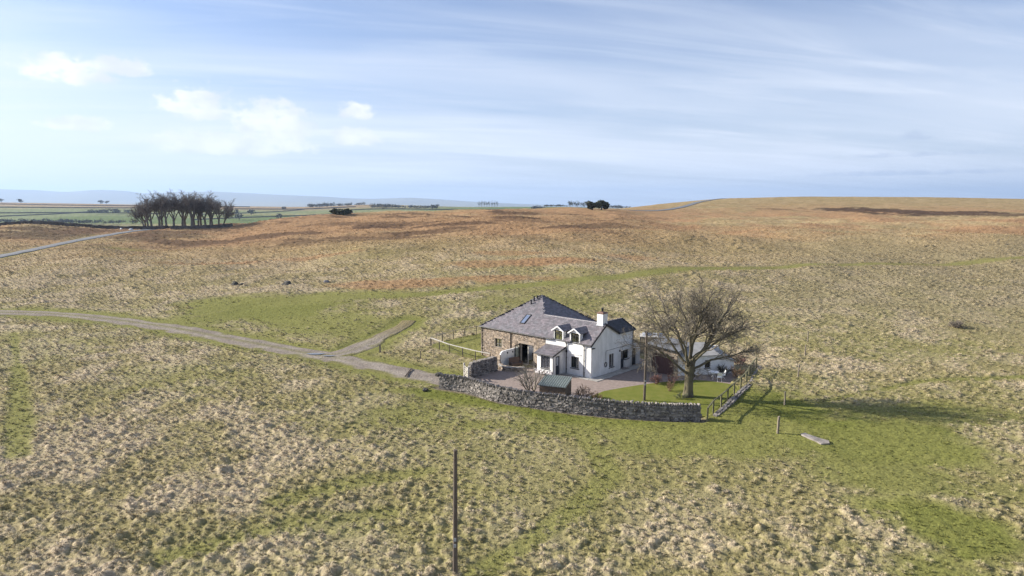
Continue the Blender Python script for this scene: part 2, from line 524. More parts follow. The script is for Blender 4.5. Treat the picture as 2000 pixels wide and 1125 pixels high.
def mat(name, col=(.5, .5, .5), rough=.8, var=.25, scale=6.0, col2=None, bump=0.0, bscale=30.0, metal=0.0, spec=.4, coords='Object', randobj=0.0, stretch=None):
    """procedural material: base colour broken up by noise, optional second colour and fine relief"""
    if name in MATS:
        return MATS[name]
    m = bpy.data.materials.new(name)
    m.use_nodes = True
    t = NT(m.node_tree)
    b = m.node_tree.nodes['Principled BSDF']
    tcn = t.n('ShaderNodeTexCoord')
    vec = tcn.outputs[coords]
    if stretch:
        mp = t.n('ShaderNodeMapping')
        mp.inputs['Scale'].default_value = stretch
        t.link(vec, mp.inputs[0])
        vec = mp.outputs[0]
    f = t.noise(vec, scale, 4, .6)
    f = t.ramp(f, .3, .7)
    c2 = col2 or tuple(max(0, c * (1 - var)) for c in col)
    c1 = col if col2 else tuple(min(1, c * (1 + var * .5)) for c in col)
    cc = t.mix(f, c1, c2)
    if randobj:
        gi = t.n('ShaderNodeNewGeometry')
        rv = t.m('ADD', t.m('MULTIPLY', gi.outputs['Random Per Island'], 2 * randobj), 1 - randobj)
        cr = t.comb(rv, rv, rv)
        cc = t.mix(1.0, cc, cr, 'MULTIPLY')
    t.link(cc, b.inputs['Base Color'])
    b.inputs['Roughness'].default_value = rough
    b.inputs['Metallic'].default_value = metal
    b.inputs['Specular IOR Level'].default_value = spec
    if bump:
        bp = t.n('ShaderNodeBump')
        bp.inputs['Strength'].default_value = bump
        bp.inputs['Distance'].default_value = .05
        t.link(t.noise(vec, bscale, 3, .65), bp.inputs['Height'])
        t.link(bp.outputs[0], b.inputs['Normal'])
    MATS[name] = m
    return m


def land_mat(name):
    m = bpy.data.materials.new(name)
    m.use_nodes = True
    t = NT(m.node_tree)
    b = m.node_tree.nodes['Principled BSDF']
    at = t.n('ShaderNodeAttribute', attribute_name='col')
    tcn = t.n('ShaderNodeTexCoord')
    n1 = t.noise(tcn.outputs['Object'], 5.0, 4, .7)
    n2 = t.noise(tcn.outputs['Object'], .35, 3, .6)
    k = t.m('ADD', t.m('MULTIPLY', t.ramp(n1, .25, .75), .5), .72)
    k = t.m('MULTIPLY', k, t.m('ADD', t.m('MULTIPLY', n2, .3), .87))
    c = t.mix(1.0, at.outputs['Color'], t.comb(k, k, t.m('MULTIPLY', k, .98)), 'MULTIPLY')
    t.link(c, b.inputs['Base Color'])
    b.inputs['Roughness'].default_value = 1.0
    b.inputs['Specular IOR Level'].default_value = .05
    bp = t.n('ShaderNodeBump')
    bp.inputs['Strength'].default_value = .9
    bp.inputs['Distance'].default_value = .16
    t.link(t.noise(tcn.outputs['Object'], 2.2, 4, .75), bp.inputs['Height'])
    t.link(bp.outputs[0], b.inputs['Normal'])
    return m


LAND = land_mat('rough_grassland')
ground = grid_obj('ground', Xg, Yg, Zg, Cg, LAND)
tag(ground, kind='structure')

# the fells on the horizon
hu = np.linspace(-1.6, 1.6, 260)
HS = 2.5
hd = np.concatenate([[1660], np.linspace(4000, 9000, 46)]) * HS
Hd, Hu = np.meshgrid(hd, hu, indexing='ij')
Hx = Hu * Hd / HS
Hd = Hd / HS
skyline = np.interp(1000 + F * hu, [-1000, -700, 0, 80, 135, 200, 250, 290, 360, 420, 520, 640, 700, 730, 800, 860, 920, 1000, 1100, 1250, 3000],
                    [30, 34, 34, 32, 28, 32.5, 30.5, 25, 28, 29, 24, 19, 15.5, 15, 17, 14, 10, 6, 2, -2, -2]) * 6500 / F + 17
prof = np.exp(-((Hd - 6500) / 1150) ** 2)
front = np.exp(-((Hd - 5200) / 500) ** 2) * (40 + 60 * fbm(Hx, Hd * 0, 1600, 5, 3)) * sstep(-.02, -.35, Hu)
Hz = np.maximum(prof * skyline[None], front * .8) - 6 + (fbm(Hx, Hd, 500, 9, 3) - .5) * 8 * prof
Hc = np.broadcast_to([.22, .19, .10], Hx.shape + (3,)) * (.7 + .6 * fbm(Hx, Hd, 420, 15, 4))[..., None]
Hz = (Hz + 6) * HS - 17 * (HS - 1) * np.clip(prof, 0, 1) - 6
hills = grid_obj('hills', Hx * HS, Hd * HS, Hz, Hc, LAND)
tag(hills, kind='structure')


def gz(xs_, ys_):
    """surface heights without tussocks, for things and sheets on the land"""
    xs_ = np.asarray(xs_, float)
    ys_ = np.asarray(ys_, float)
    return base_h(xs_, ys_) + roll_h(xs_, ys_, fields(xs_, ys_))


def pz(x, y):
    """height under one thing away from tracks and yard"""
    x, y = np.array(float(x)), np.array(float(y))
    z0 = np.zeros(())
    return float(base_h(x, y) + roll_h(x, y, (0, 0, 0, 0, z0, z0)))


# ------------------------------------------------------------------ roads, yard, lawn
def road_strip(name, pts, width, m, step=.8, lift=.02, ncross=15, taper=0.0, cmap=None):
    P = spline(pts, step)
    T = np.gradient(P, axis=0)
    T /= np.hypot(T[:, 0], T[:, 1])[:, None]
    N = np.stack([-T[:, 1], T[:, 0]], 1)
    n = len(P)
    s = np.linspace(-1, 1, ncross)
    w = width / 2 * (1 + .3 * (fbm(P[:, 0], P[:, 1], 3.5, 61, 2) - .5) * 2)
    if taper:
        w = w * np.linspace(1, taper, n)
    X = P[:, 0, None] + N[:, 0, None] * s[None] * w[:, None]
    Y = P[:, 1, None] + N[:, 1, None] * s[None] * w[:, None]
    prof = .03 * np.cos(s * math.pi / 2)[None] - .035 * np.exp(-((np.abs(s) - .5) / .16) ** 2)[None]
    Z = base_h(X, Y) + lift + prof + (fbm(X, Y, .9, 63, 2) - .5) * .04
    Z[:, [0, -1]] -= .12
    Z[:, [1, -2]] -= .03
    C = None
    if cmap is not None:
        C = cmap(X, Y, np.broadcast_to(s[None], X.shape))
    o = grid_obj(name, X, Y, Z, C, m)
    return tag(o, kind='structure')


def track_col(X, Y, s):
    n = fbm(X, Y, 1.6, 65, 3)
    c = np.broadcast_to([.22, .187, .16], X.shape + (3,)).copy()
    c = lerp(c, [.285, .247, .212], sstep(.35, .65, n))
    mid = .75 * np.exp(-(s / .22) ** 2) * sstep(-14, -24, X) + 1.1 * sstep(.66, 1.0, np.abs(s) + (n - .5) * 1.1)
    return lerp(c, [.16, .15, .06], np.clip(mid * (.5 + .8 * n), 0, 1))


road_strip('gravel_track', TRACK, 3.9, LAND, cmap=track_col)
road_strip('branch_track', BRANCH, 3.9, LAND, lift=.03, taper=.5, cmap=lambda X, Y, s: lerp(track_col(X, Y, s), [.2, .165, .088], sstep(78, 93, Y)))
ASPH = mat('asphalt', (.15, .155, .165), .9, .2, 1.5)
road_strip('lane', LANE_L, 3.6, ASPH, step=1.5, lift=.16)
road_strip('hill_lane', LANE_R, 5.0, ASPH, step=3, lift=.25)


def sheet(name, poly, z, m, n_in=None, cell=.5):
    bm = bmesh.new()
    vs = [bm.verts.new((p[0], p[1], z)) for p in poly]
    bm.faces.new(vs)
    bmesh.ops.triangulate(bm, faces=bm.faces[:])
    me = bpy.data.meshes.new(name)
    bm.normal_update()
    for f_ in bm.faces:
        if f_.normal.z < 0:
            f_.normal_flip()
    bm.to_mesh(me)
    bm.free()
    me.materials.append(m)
    o = bpy.data.objects.new(name, me)
    COL.objects.link(o)
    return tag(o, kind='structure')


GRAVEL = mat('pink_gravel', (.29, .23, .198), .95, .3, 3.0, col2=(.22, .172, .148), bump=.5, bscale=18)
sheet('gravel_yard', YARD, .012, GRAVEL)
TURF = mat('mown_turf', (.13, .15, .03), 1.0, .3, 1.2, col2=(.175, .178, .046), bump=.6, bscale=14, spec=.05)
sheet('lawn', LAWN, .03, TURF)

# ------------------------------------------------------------------ grass tufts standing on the tussocks
def tuft_mesh(name, seed, n, m, rmax, hmax):
    rnd = random.Random(seed)
    V, Fc = [], []
    for i in range(n):
        a = rnd.uniform(0, 2 * math.pi)
        r0 = rnd.uniform(0, .28)
        L = rnd.uniform(.6, 1)
        out = rnd.uniform(.35, 1.0) * rmax
        w = rnd.uniform(.018, .036)
        cx, sx = math.cos(a), math.sin(a)
        bx, by = r0 * cx, r0 * sx
        px, py = -sx * w, cx * w
        k = len(V)
        for t, ww in ((0, 1), (.5, .9), (1, .12)):
            rr = out * L * t
            hh = hmax * L * (t * 1.5 - t * t * (.6 + .8 * out))
            V.append((bx + cx * rr + px * ww, by + sx * rr + py * ww, hh))
            V.append((bx + cx * rr - px * ww, by + sx * rr - py * ww, hh))
        Fc += [(k, k + 1, k + 3, k + 2), (k + 2, k + 3, k + 5, k + 4)]
    o = mesh_obj(name, V, Fc, m)
    return o


def tuft_material():
    m = bpy.data.materials.new('dry_grass')
    m.use_nodes = True
    t = NT(m.node_tree)
    b = m.node_tree.nodes['Principled BSDF']
    at = t.n('ShaderNodeAttribute', attribute_name='tint', attribute_type='INSTANCER')
    gi = t.n('ShaderNodeNewGeometry')
    k = t.m('ADD', t.m('MULTIPLY', gi.outputs['Random Per Island'], .5), .75)
    t.link(t.mix(1.0, at.outputs['Color'], t.comb(k, k, k), 'MULTIPLY'), b.inputs['Base Color'])
    b.inputs['Roughness'].default_value = .8
    b.inputs['Specular IOR Level'].default_value = .15
    return m


def scatter(name, pos, scl, rot, tint, meshes):
    """one object whose points carry grass tufts (geometry nodes instances)"""
    me = bpy.data.meshes.new(name)
    me.vertices.add(len(pos))
    me.vertices.foreach_set('co', np.asarray(pos, float).ravel())
    for an, ty, dat, key in (('scl', 'FLOAT_VECTOR', scl, 'vector'), ('rot', 'FLOAT_VECTOR', rot, 'vector')):
        at = me.attributes.new(an, ty, 'POINT')
        at.data.foreach_set(key, np.asarray(dat, float).ravel())
    at = me.attributes.new('tint', 'FLOAT_COLOR', 'POINT')
    at.data.foreach_set('color', np.concatenate([tint, np.ones((len(tint), 1))], 1).ravel())
    o = bpy.data.objects.new(name, me)
    COL.objects.link(o)
    ng = bpy.data.node_groups.new(name, 'GeometryNodeTree')
    ng.interface.new_socket('Geometry', in_out='INPUT', socket_type='NodeSocketGeometry')
    ng.interface.new_socket('Geometry', in_out='OUTPUT', socket_type='NodeSocketGeometry')
    N = ng.nodes
    gi = N.new('NodeGroupInput')
    go = N.new('NodeGroupOutput')
    iop = N.new('GeometryNodeInstanceOnPoints')
    iop.inputs['Pick Instance'].default_value = True
    gti = N.new('GeometryNodeGeometryToInstance')
    for s in meshes:
        oi = N.new('GeometryNodeObjectInfo')
        oi.inputs['Object'].default_value = s
        ng.links.new(oi.outputs['Geometry'], gti.inputs[0])
    ng.links.new(gi.outputs[0], iop.inputs['Points'])
    ng.links.new(gti.outputs[0], iop.inputs['Instance'])
    for an, sk in (('scl', 'Scale'), ('rot', 'Rotation')):
        na = N.new('GeometryNodeInputNamedAttribute')
        na.data_type = 'FLOAT_VECTOR'
        na.inputs['Name'].default_value = an
        ng.links.new(na.outputs['Attribute'], iop.inputs[sk])
    ng.links.new(iop.outputs[0], go.inputs[0])
    md = o.modifiers.new('tufts', 'NODES')
    md.node_group = ng
    return o


def tuft_points(cell, seed, y0, y1, rng):
    nx = int(1.6 * y1 / cell)
    iy = np.arange(int(y0 / cell), int(y1 / cell))
    ix = np.arange(-nx // 2, nx // 2)
    IX, IY = np.meshgrid(ix, iy)
    IX, IY = IX.ravel().astype(float), IY.ravel().astype(float)
    x = (IX + .15 + .7 * hsh(IX, IY, seed)) * cell
    y = (IY + .15 + .7 * hsh(IX, IY, seed + 1)) * cell
    k = np.abs(x) < .84 * y + 4
    IX, IY, x, y = IX[k], IY[k], x[k], y[k]
    k = hsh(IX, IY, seed + 4) < .85 * (1 - .75 * sstep(y1 * .55, y1, y))
    IX, IY, x, y = IX[k], IY[k], x[k], y[k]
    f = fields(x, y)
    r = hsh(IX, IY, seed + 4)
    keep = (r < (1.0 if cell < 2 else .42) * (.2 + .62 * f[3]) * (1 - .75 * sstep(y1 * .55, y1, y))) & (f[4] < .3) & (f[5] < .3) & (f[3] > .12)
    f = tuple(a[keep] for a in f)
    return x[keep], y[keep], f, hsh(IX, IY, seed + 3)[keep]


rng = np.random.default_rng(4)
TM = tuft_material()
proto_t = []
for i in range(5):
    o = tuft_mesh('grass_tuft', 100 + i, 56, TM, 1.0, .7)
    COL.objects.unlink(o)
    proto_t.append(o)
px_a, py_a, sc_a, co_a, th_a = [], [], [], [], []
for cell, seed, y0, y1, s0 in ((.68, 1, 23, 260, .245), (.40, 5, 23, 78, .15), (2.3, 9, 23, 300, .4)):
    x, y, f, hk = tuft_points(cell, seed, y0, y1, rng)
    th = tussocks(x, y, f[3])
    c = land_colour(x, y, f, th + .12)
    px_a.append(x)
    py_a.append(y)
    sc_a.append(s0 * (.7 + .7 * hk))
    co_a.append(c)
    th_a.append(th)
# loose blades of longer grass between the tussocks
n = 26000
yy = 23 * (110 / 23) ** rng.random(n)
xx = (rng.random(n) * 2 - 1) * (.84 * yy + 3)
f = fields(xx, yy)
k = (f[4] < .2) & (f[5] < .25)
xx, yy = xx[k], yy[k]
f = tuple(a[k] for a in f)
th = tussocks(xx, yy, f[3])
px_a.append(xx)
py_a.append(yy)
sc_a.append(.08 + .11 * rng.random(len(xx)))
co_a.append(land_colour(xx, yy, f, th))
th_a.append(th)
x = np.concatenate(px_a)
y = np.concatenate(py_a)
s = np.concatenate(sc_a)
c = np.concatenate(co_a)
th = np.concatenate(th_a)
z = gz(x, y) + th * .86
c = c * (.82 + .34 * rng.random(len(x)))[:, None] * 1.18
sv = np.stack([s, s, s * (.75 + .5 * rng.random(len(s)))], 1)
rv = np.stack([rng.normal(.18, .2, len(s)), rng.normal(.28, .2, len(s)), rng.random(len(s)) * 6.283], 1)
tufts = scatter('tussock_grass', np.stack([x, y, z], 1), sv, rv, c, proto_t)
tag(tufts, 'dry straw coloured grass tussocks covering the moor', 'grass', kind='stuff')
print('tufts', len(x))

# ------------------------------------------------------------------ mesh helpers
CIRC = {k: (np.cos(np.arange(k) * 2 * math.pi / k), np.sin(np.arange(k) * 2 * math.pi / k)) for k in range(3, 33)}


class MB:
    def __init__(self):
        self.v = []
        self.f = []

    def hexa(self, p):
        k = len(self.v)
        self.v += [tuple(q) for q in p]
        self.f += [(k, k + 3, k + 2, k + 1), (k + 4, k + 5, k + 6, k + 7), (k, k + 1, k + 5, k + 4), (k + 1, k + 2, k + 6, k + 5), (k + 2, k + 3, k + 7, k + 6), (k + 3, k, k + 4, k + 7)]
        return self

    def box(self, c, s, rz=0.0, rx=0.0, ry=0.0, jit=0.0, rnd=None):
        hx, hy, hz = s[0] / 2, s[1] / 2, s[2] / 2
        cx, sx = math.cos(rx), math.sin(rx)
        cy, sy = math.cos(ry), math.sin(ry)
        cz, sz = math.cos(rz), math.sin(rz)
        out = []
        for (x, y, z) in ((-hx, -hy, -hz), (hx, -hy, -hz), (hx, hy, -hz), (-hx, hy, -hz), (-hx, -hy, hz), (hx, -hy, hz), (hx, hy, hz), (-hx, hy, hz)):
            if jit:
                x += rnd.uniform(-jit, jit) * s[0]
                y += rnd.uniform(-jit, jit) * s[1]
                z += rnd.uniform(-jit, jit) * s[2]
            y, z = y * cx - z * sx, y * sx + z * cx
            x, z = x * cy + z * sy, -x * sy + z * cy
            x, y = x * cz - y * sz, x * sz + y * cz
            out.append((c[0] + x, c[1] + y, c[2] + z))
        return self.hexa(out)

    def quad(self, *p):
        k = len(self.v)
        self.v += [tuple(q) for q in p]
        self.f.append(tuple(range(k, k + len(p))))
        return self

    def tube(self, pts, rad, sides=6, cap=True):
        P = np.array(pts, float)
        n = len(P)
        T = np.empty_like(P)
        T[1:-1] = P[2:] - P[:-2]
        T[0] = P[1] - P[0]
        T[-1] = P[-1] - P[-2]
        T /= np.sqrt((T * T).sum(1))[:, None] + 1e-9
        up = np.array([0, 0, 1.0]) if abs(T[:, 2]).max() < .93 else np.array([.83, .55, .05])
        U = np.cross(T, up)
        U /= np.sqrt((U * U).sum(1))[:, None] + 1e-9
        W = np.cross(T, U)
        r = np.asarray(rad, float) if hasattr(rad, '__len__') else np.full(n, float(rad))
        ca, sa = CIRC[sides]
        V = P[:, None] + (U[:, None] * ca[None, :, None] + W[:, None] * sa[None, :, None]) * r[:, None, None]
        k0 = len(self.v)
        self.v += V.reshape(-1, 3).tolist()
        for i in range(n - 1):
            for s in range(sides):
                a = k0 + i * sides + s
                b = k0 + i * sides + (s + 1) % sides
                self.f.append((a, b, b + sides, a + sides))
        if cap:
            self.f.append(tuple(k0 + s for s in range(sides))[::-1])
            self.f.append(tuple(k0 + (n - 1) * sides + s for s in range(sides)))
        return self

    def bar(self, a, b, w, h):
        """squared timber from a to b"""
        a, b = np.array(a, float), np.array(b, float)
        t = (b - a) / np.linalg.norm(b - a)
        u = np.cross(t, [0, 0, 1.0])
        u = u / np.linalg.norm(u) if np.linalg.norm(u) > 1e-4 else np.array([1.0, 0, 0])
        v_ = np.cross(u, t)
        q = []
        for e in (a, b):
            for su, sv_ in ((-1, -1), (1, -1), (1, 1), (-1, 1)):
                q.append(e + u * su * w / 2 + v_ * sv_ * h / 2)
        return self.hexa(q)

    def build(self, name, m=None, parent=None, smooth=False, fix=True):
        o = mesh_obj(name, self.v, self.f, m, parent, smooth)
        if fix:
            bm = bmesh.new()
            bm.from_mesh(o.data)
            bmesh.ops.recalc_face_normals(bm, faces=bm.faces[:])
            bm.to_mesh(o.data)
            bm.free()
        return o


def empty(name, loc=(0, 0, 0), rz=0.0, parent=None):
    o = bpy.data.objects.new(name, None)
    o.empty_display_size = .2
    COL.objects.link(o)
    o.location = loc
    o.rotation_euler = (0, 0, rz)
    if parent:
        o.parent = parent
    return o


def plate(name, outline, holes, to3, thick, m, parent):
    """flat panel of real thickness with openings; to3(s, t, depth) -> xyz"""
    bm = bmesh.new()
    for d in (0.0, thick):
        eds = []
        for lp in [outline] + holes:
            vs = [bm.verts.new(to3(s_, t_, d)) for s_, t_ in lp]
            eds += [bm.edges.new((vs[i], vs[(i + 1) % len(vs)])) for i in range(len(vs))]
        bmesh.ops.triangle_fill(bm, edges=eds, use_beauty=True)
    for lp in [outline] + holes:
        n_ = len(lp)
        for i in range(n_):
            p, q = lp[i], lp[(i + 1) % n_]
            bm.faces.new([bm.verts.new(to3(*c_)) for c_ in ((*p, 0.0), (*q, 0.0), (*q, thick), (*p, thick))])
    bmesh.ops.remove_doubles(bm, verts=bm.verts[:], dist=.0005)
    bmesh.ops.recalc_face_normals(bm, faces=bm.faces[:])
    me = bpy.data.meshes.new(name)
    bm.to_mesh(me)
    bm.free()
    me.materials.append(m)
    o = bpy.data.objects.new(name, me)
    COL.objects.link(o)
    o.parent = parent
    return o


def rect(s0, s1, t0, t1):
    return [(s0, t0), (s1, t0), (s1, t1), (s0, t1)]


def glass_mat():
    m = bpy.data.materials.new('window_glass')
    m.use_nodes = True
    nt = m.node_tree
    nt.nodes.remove(nt.nodes['Principled BSDF'])
    out = nt.nodes['Material Output']
    gl = nt.nodes.new('ShaderNodeBsdfGlossy')
    gl.inputs['Roughness'].default_value = .03
    tr = nt.nodes.new('ShaderNodeBsdfTransparent')
    tr.inputs['Color'].default_value = (.75, .8, .8, 1)
    fr_ = nt.nodes.new('ShaderNodeFresnel')
    fr_.inputs['IOR'].default_value = 1.55
    mx = nt.nodes.new('ShaderNodeMixShader')
    nt.links.new(fr_.outputs[0], mx.inputs[0])
    nt.links.new(tr.outputs[0], mx.inputs[1])
    nt.links.new(gl.outputs[0], mx.inputs[2])
    nt.links.new(mx.outputs[0], out.inputs['Surface'])
    return m


GLASS = glass_mat()
RENDER = mat('white_render', (.82, .81, .79), .9, .10, 1.3, col2=(.66, .655, .63), bump=.25, bscale=9, stretch=(1, 1, .55))
MORTAR = mat('lime_mortar', (.37, .315, .25), .95, .3, 5, bump=.4)
STONE_B = mat('barn_stone', (.36, .282, .205), .9, .35, 2.2, col2=(.27, .222, .182), bump=.4, bscale=20, randobj=.5)
STONE_G = mat('limestone', (.25, .225, .2), .95, .4, 3.2, col2=(.15, .135, .125), bump=.5, bscale=16, randobj=.5)
STONE_W = mat('pale_limestone', (.40, .37, .32), .95, .3, 4, bump=.4, randobj=.3)
SLATE = mat('purple_slate', (.145, .12, .13), .58, .25, 1.6, col2=(.118, .112, .122), bump=.2, bscale=40, randobj=.35, spec=1.0)
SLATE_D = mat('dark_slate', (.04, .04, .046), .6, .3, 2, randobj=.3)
LEAD = mat('lead_sheet', (.42, .43, .45), .5, .2, 3)
BLACK = mat('black_paint', (.018, .018, .02), .45, .3, 6)
FRAME = mat('dark_window_frame', (.035, .035, .036), .5, .2, 8)
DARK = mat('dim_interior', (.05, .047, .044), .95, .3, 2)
WHITEP = mat('white_paint', (.8, .8, .79), .6, .08, 5)
CURT = mat('pale_curtain', (.5, .47, .42), .9, .2, 3, stretch=(8, 8, .3))
TERRA = mat('terracotta', (.2, .115, .085), .85, .3, 8)
PAVE = mat('concrete_paving', (.38, .36, .33), .9, .25, 2, bump=.2)
TIMB = mat('weathered_timber', (.25, .21, .165), .9, .35, 5, bump=.3, stretch=(6, 6, .8))
TIMB_B = mat('brown_timber', (.155, .115, .08), .9, .35, 5, bump=.3, stretch=(9, 9, .7), randobj=.3)
PALE_T = mat('silvered_timber', (.47, .44, .39), .9, .25, 4, bump=.2)
POLE = mat('pole_timber', (.085, .066, .052), .9, .4, 3, col2=(.15, .12, .095), bump=.3, stretch=(5, 5, .35))

# ------------------------------------------------------------------ farmhouse
house = empty('farmhouse', (HOUSE_O[0], HOUSE_O[1], 0), -HYAW)
tag(house, 'white rendered cottage joined to a stone barn under slate roofs', 'house')


def A(a, b, z):
    return (-a, b, z)


E0, SL = 3.52, .70      # eaves height and roof slope
RB = 2.45               # ridge line of the cottage
frontp = lambda s_, t_, d: A(s_, d, t_)
gablep = lambda s_, t_, d: A(d, s_, t_)
barn = plate('barn_wall', rect(5.87, 15.5, -.4, 3.47), [rect(12.29, 13.33, 1.32, 2.28), rect(7.57, 9.65, -.02, 2.25)], frontp, .5, MORTAR, house)
barn['label'] = 'long brown rubble stone barn front'
d1, d2 = 4.18, 2.04     # dormer centres
cot = plate('cottage_wall', [(0, -.4), (5.868, -.4), (5.868, 3.47), (d1 + .66, 3.47), (d1 + .66, 4.38), (d1, 4.78), (d1 - .66, 4.38), (d1 - .66, 3.47), (d2 + .66, 3.47), (d2 + .66, 4.38), (d2, 4.78), (d2 - .66, 4.38), (d2 - .66, 3.47), (0, 3.47)],
            [rect(1.5, 2.53, .73, 1.93), rect(d2 - .52, d2 + .52, 3.36, 4.34), rect(d1 - .52, d1 + .52, 3.36, 4.34)], frontp, .45, RENDER, house)
gab = plate('gable_wall', [(.002, -.4), (7.56, -.4), (7.56, 3.98), (4.72, 3.98), (RB, 5.16), (.002, 3.46)],
            [rect(3.13, 4.0, .55, 1.95), [(5.25, -.02), (6.02, -.02), (6.02, .95), (6.75, .95), (6.75, 1.95), (5.25, 1.95)]],
            lambda s_, t_, d: A(d - .003, s_, t_), .45, RENDER, house)
m_ = MB()
m_.hexa([A(15.5, .5, -.4), A(15.0, .5, -.4), A(15.0, 9.8, -.4), A(15.5, 9.8, -.4), A(15.5, .5, 3.47), A(15.0, .5, 3.47), A(15.0, 9.8, 3.47), A(15.5, 9.8, 3.47)])
m_.hexa([A(15.0, 9.3, -.4), A(5.7, 9.3, -.4), A(5.7, 9.8, -.4), A(15.0, 9.8, -.4), A(15.0, 9.3, 3.47), A(5.7, 9.3, 3.47), A(5.7, 9.8, 3.47), A(15.0, 9.8, 3.47)])
m_.hexa([A(6.2, 4.9, -.4), A(5.7, 4.9, -.4), A(5.7, 9.3, -.4), A(6.2, 9.3, -.4), A(6.2, 4.9, 3.47), A(5.7, 4.9, 3.47), A(5.7, 9.3, 3.47), A(6.2, 9.3, 3.47)])
m_.build('barn_back_wall', MORTAR, house)
m_ = MB()
m_.hexa([A(5.7, 7.16, -.4), A(.45, 7.16, -.4), A(.45, 7.56, -.4), A(5.7, 7.56, -.4), A(5.7, 7.16, 3.98), A(.45, 7.16, 3.98), A(.45, 7.56, 3.98), A(5.7, 7.56, 3.98)])
m_.build('cottage_back_wall', RENDER, house)
# floors and inner partition keep the rooms dim
m_ = MB()
m_.hexa([A(15, .5, -.05), A(.45, .5, -.05), A(.45, 7.16, -.05), A(15, 7.16, -.05), A(15, .5, 0), A(.45, .5, 0), A(.45, 7.16, 0), A(15, 7.16, 0)])
m_.build('floor', DARK, house)
m_ = MB()
m_.hexa([A(5.7, .45, 0), A(5.5, .45, 0), A(5.5, 7.1, 0), A(5.7, 7.1, 0), A(5.7, .45, 3.4), A(5.5, .45, 3.4), A(5.5, 7.1, 3.4), A(5.7, 7.1, 3.4)])
m_.hexa([A(5.5, 2.9, 0), A(.5, 2.9, 0), A(.5, 3.05, 0), A(5.5, 3.05, 0), A(5.5, 2.9, 4.6), A(.5, 2.9, 4.6), A(.5, 3.05, 4.6), A(5.5, 3.05, 4.6)])
m_.hexa([A(2.6, 3.05, 0), A(2.45, 3.05, 0), A(2.45, 7.1, 0), A(2.6, 7.1, 0), A(2.6, 3.05, 3.6), A(2.45, 3.05, 3.6), A(2.45, 7.1, 3.6), A(2.6, 7.1, 3.6)])
m_.build('partition', DARK, house)

rnd = random.Random(5)
# rubble stones proud of the mortar on the barn front
m_ = MB()
z = -.08
hol = [(12.2, 13.42, 1.14, 2.42), (7.5, 9.72, -.3, 2.42)]
while z < 3.40:
    h = rnd.uniform(.08, .15)
    a = 5.95
    while a < 15.45:
        w = rnd.uniform(.1, .3)
        hh = min(h, 3.44 - z)
        if not any(a + w > q[0] and a < q[1] and z + hh > q[2] and z < q[3] for q in hol) and a + w < 15.5:
            m_.box(A(a + w / 2, .02 - rnd.uniform(.0, .022), z + hh / 2), (w - .02, .1, hh - .018), 0, 0, rnd.uniform(-.03, .03), .09, rnd)
        a += w
    z += h
tag(m_.build('rubble_stones', STONE_B, house, fix=False), kind='stuff')
for q in ((12.15, 13.47, 2.29, 2.5), (7.43, 9.79, 2.26, 2.5), (12.2, 13.42, 1.2, 1.315)):
    m_ = MB()
    m_.box(A((q[0] + q[1]) / 2, .0, (q[2] + q[3]) / 2), (q[1] - q[0], .12, q[3] - q[2]))
    m_.build('lintel', STONE_B, house)
m_ = MB()
for k in range(20):
    hh = 3.5 / 20
    w = .42 if k % 2 else .26
    m_.box(A(15.5 - w / 2 + .02, .0 - .005, k * hh + hh / 2), (w, .14, hh - .02), 0, 0, 0, .04, rnd)
tag(m_.build('quoin_stones', STONE_B, house), kind='stuff')


def window(parent, plane, s0, s1, t0, t1, mull=1, name='window', inset=.13, curtain=0, sill=True, label=None, fm=None, transom=None):
    w_ = empty(name, parent=parent)
    m1 = MB()
    fw, dp = .06, .07

    def bx(a0, a1, b0, b1, da, db):
        q = [plane(a0, b0, da), plane(a1, b0, da), plane(a1, b0, db), plane(a0, b0, db), plane(a0, b1, da), plane(a1, b1, da), plane(a1, b1, db), plane(a0, b1, db)]
        m1.hexa(q)
    bx(s0, s1, t0, t0 + fw, inset, inset + dp)
    bx(s0, s1, t1 - fw, t1, inset, inset + dp)
    bx(s0, s0 + fw, t0 + fw, t1 - fw, inset, inset + dp)
    bx(s1 - fw, s1, t0 + fw, t1 - fw, inset, inset + dp)
    for k in range(1, mull + 1):
        c_ = s0 + (s1 - s0) * k / (mull + 1)
        bx(c_ - .03, c_ + .03, t0 + fw, t1 - fw, inset + .002, inset + dp - .002)
    if transom:
        bx(s0 + fw, s1 - fw, transom - .025, transom + .025, inset + .004, inset + dp - .004)
    m1.build('frame', fm or FRAME, w_)
    for k in range(mull + 1):
        a0 = s0 + (s1 - s0) * k / (mull + 1) + .035
        a1 = s0 + (s1 - s0) * (k + 1) / (mull + 1) - .035
        g_ = MB()
        g_.quad(plane(a0, t0 + .05, inset + .035), plane(a1, t0 + .05, inset + .035), plane(a1, t1 - .05, inset + .035), plane(a0, t1 - .05, inset + .035))
        g_.build('pane', GLASS, w_)
    if curtain:
        nn = 8
        for side in ((s0 + .03, s0 + (s1 - s0) * curtain), (s1 - (s1 - s0) * curtain * .45, s1 - .03)):
            m1 = MB()
            for k in range(nn):
                a0 = side[0] + (side[1] - side[0]) * k / nn
                a1 = side[0] + (side[1] - side[0]) * (k + 1) / nn
                dd = inset + .16 + .05 * (k % 2)
                de = inset + .16 + .05 * ((k + 1) % 2)
                m1.quad(plane(a0, t0, dd), plane(a1, t0, de), plane(a1, t1, de), plane(a0, t1, dd))
            m1.build('curtain', CURT, w_)
    if sill:
        m1 = MB()
        bx(s0 - .06, s1 + .06, t0 - .07, t0 - .001, -.06, inset + .02)
        m1.build('sill', FRAME if sill is True else sill, w_)
    if label:
        w_['label'] = label
    return w_


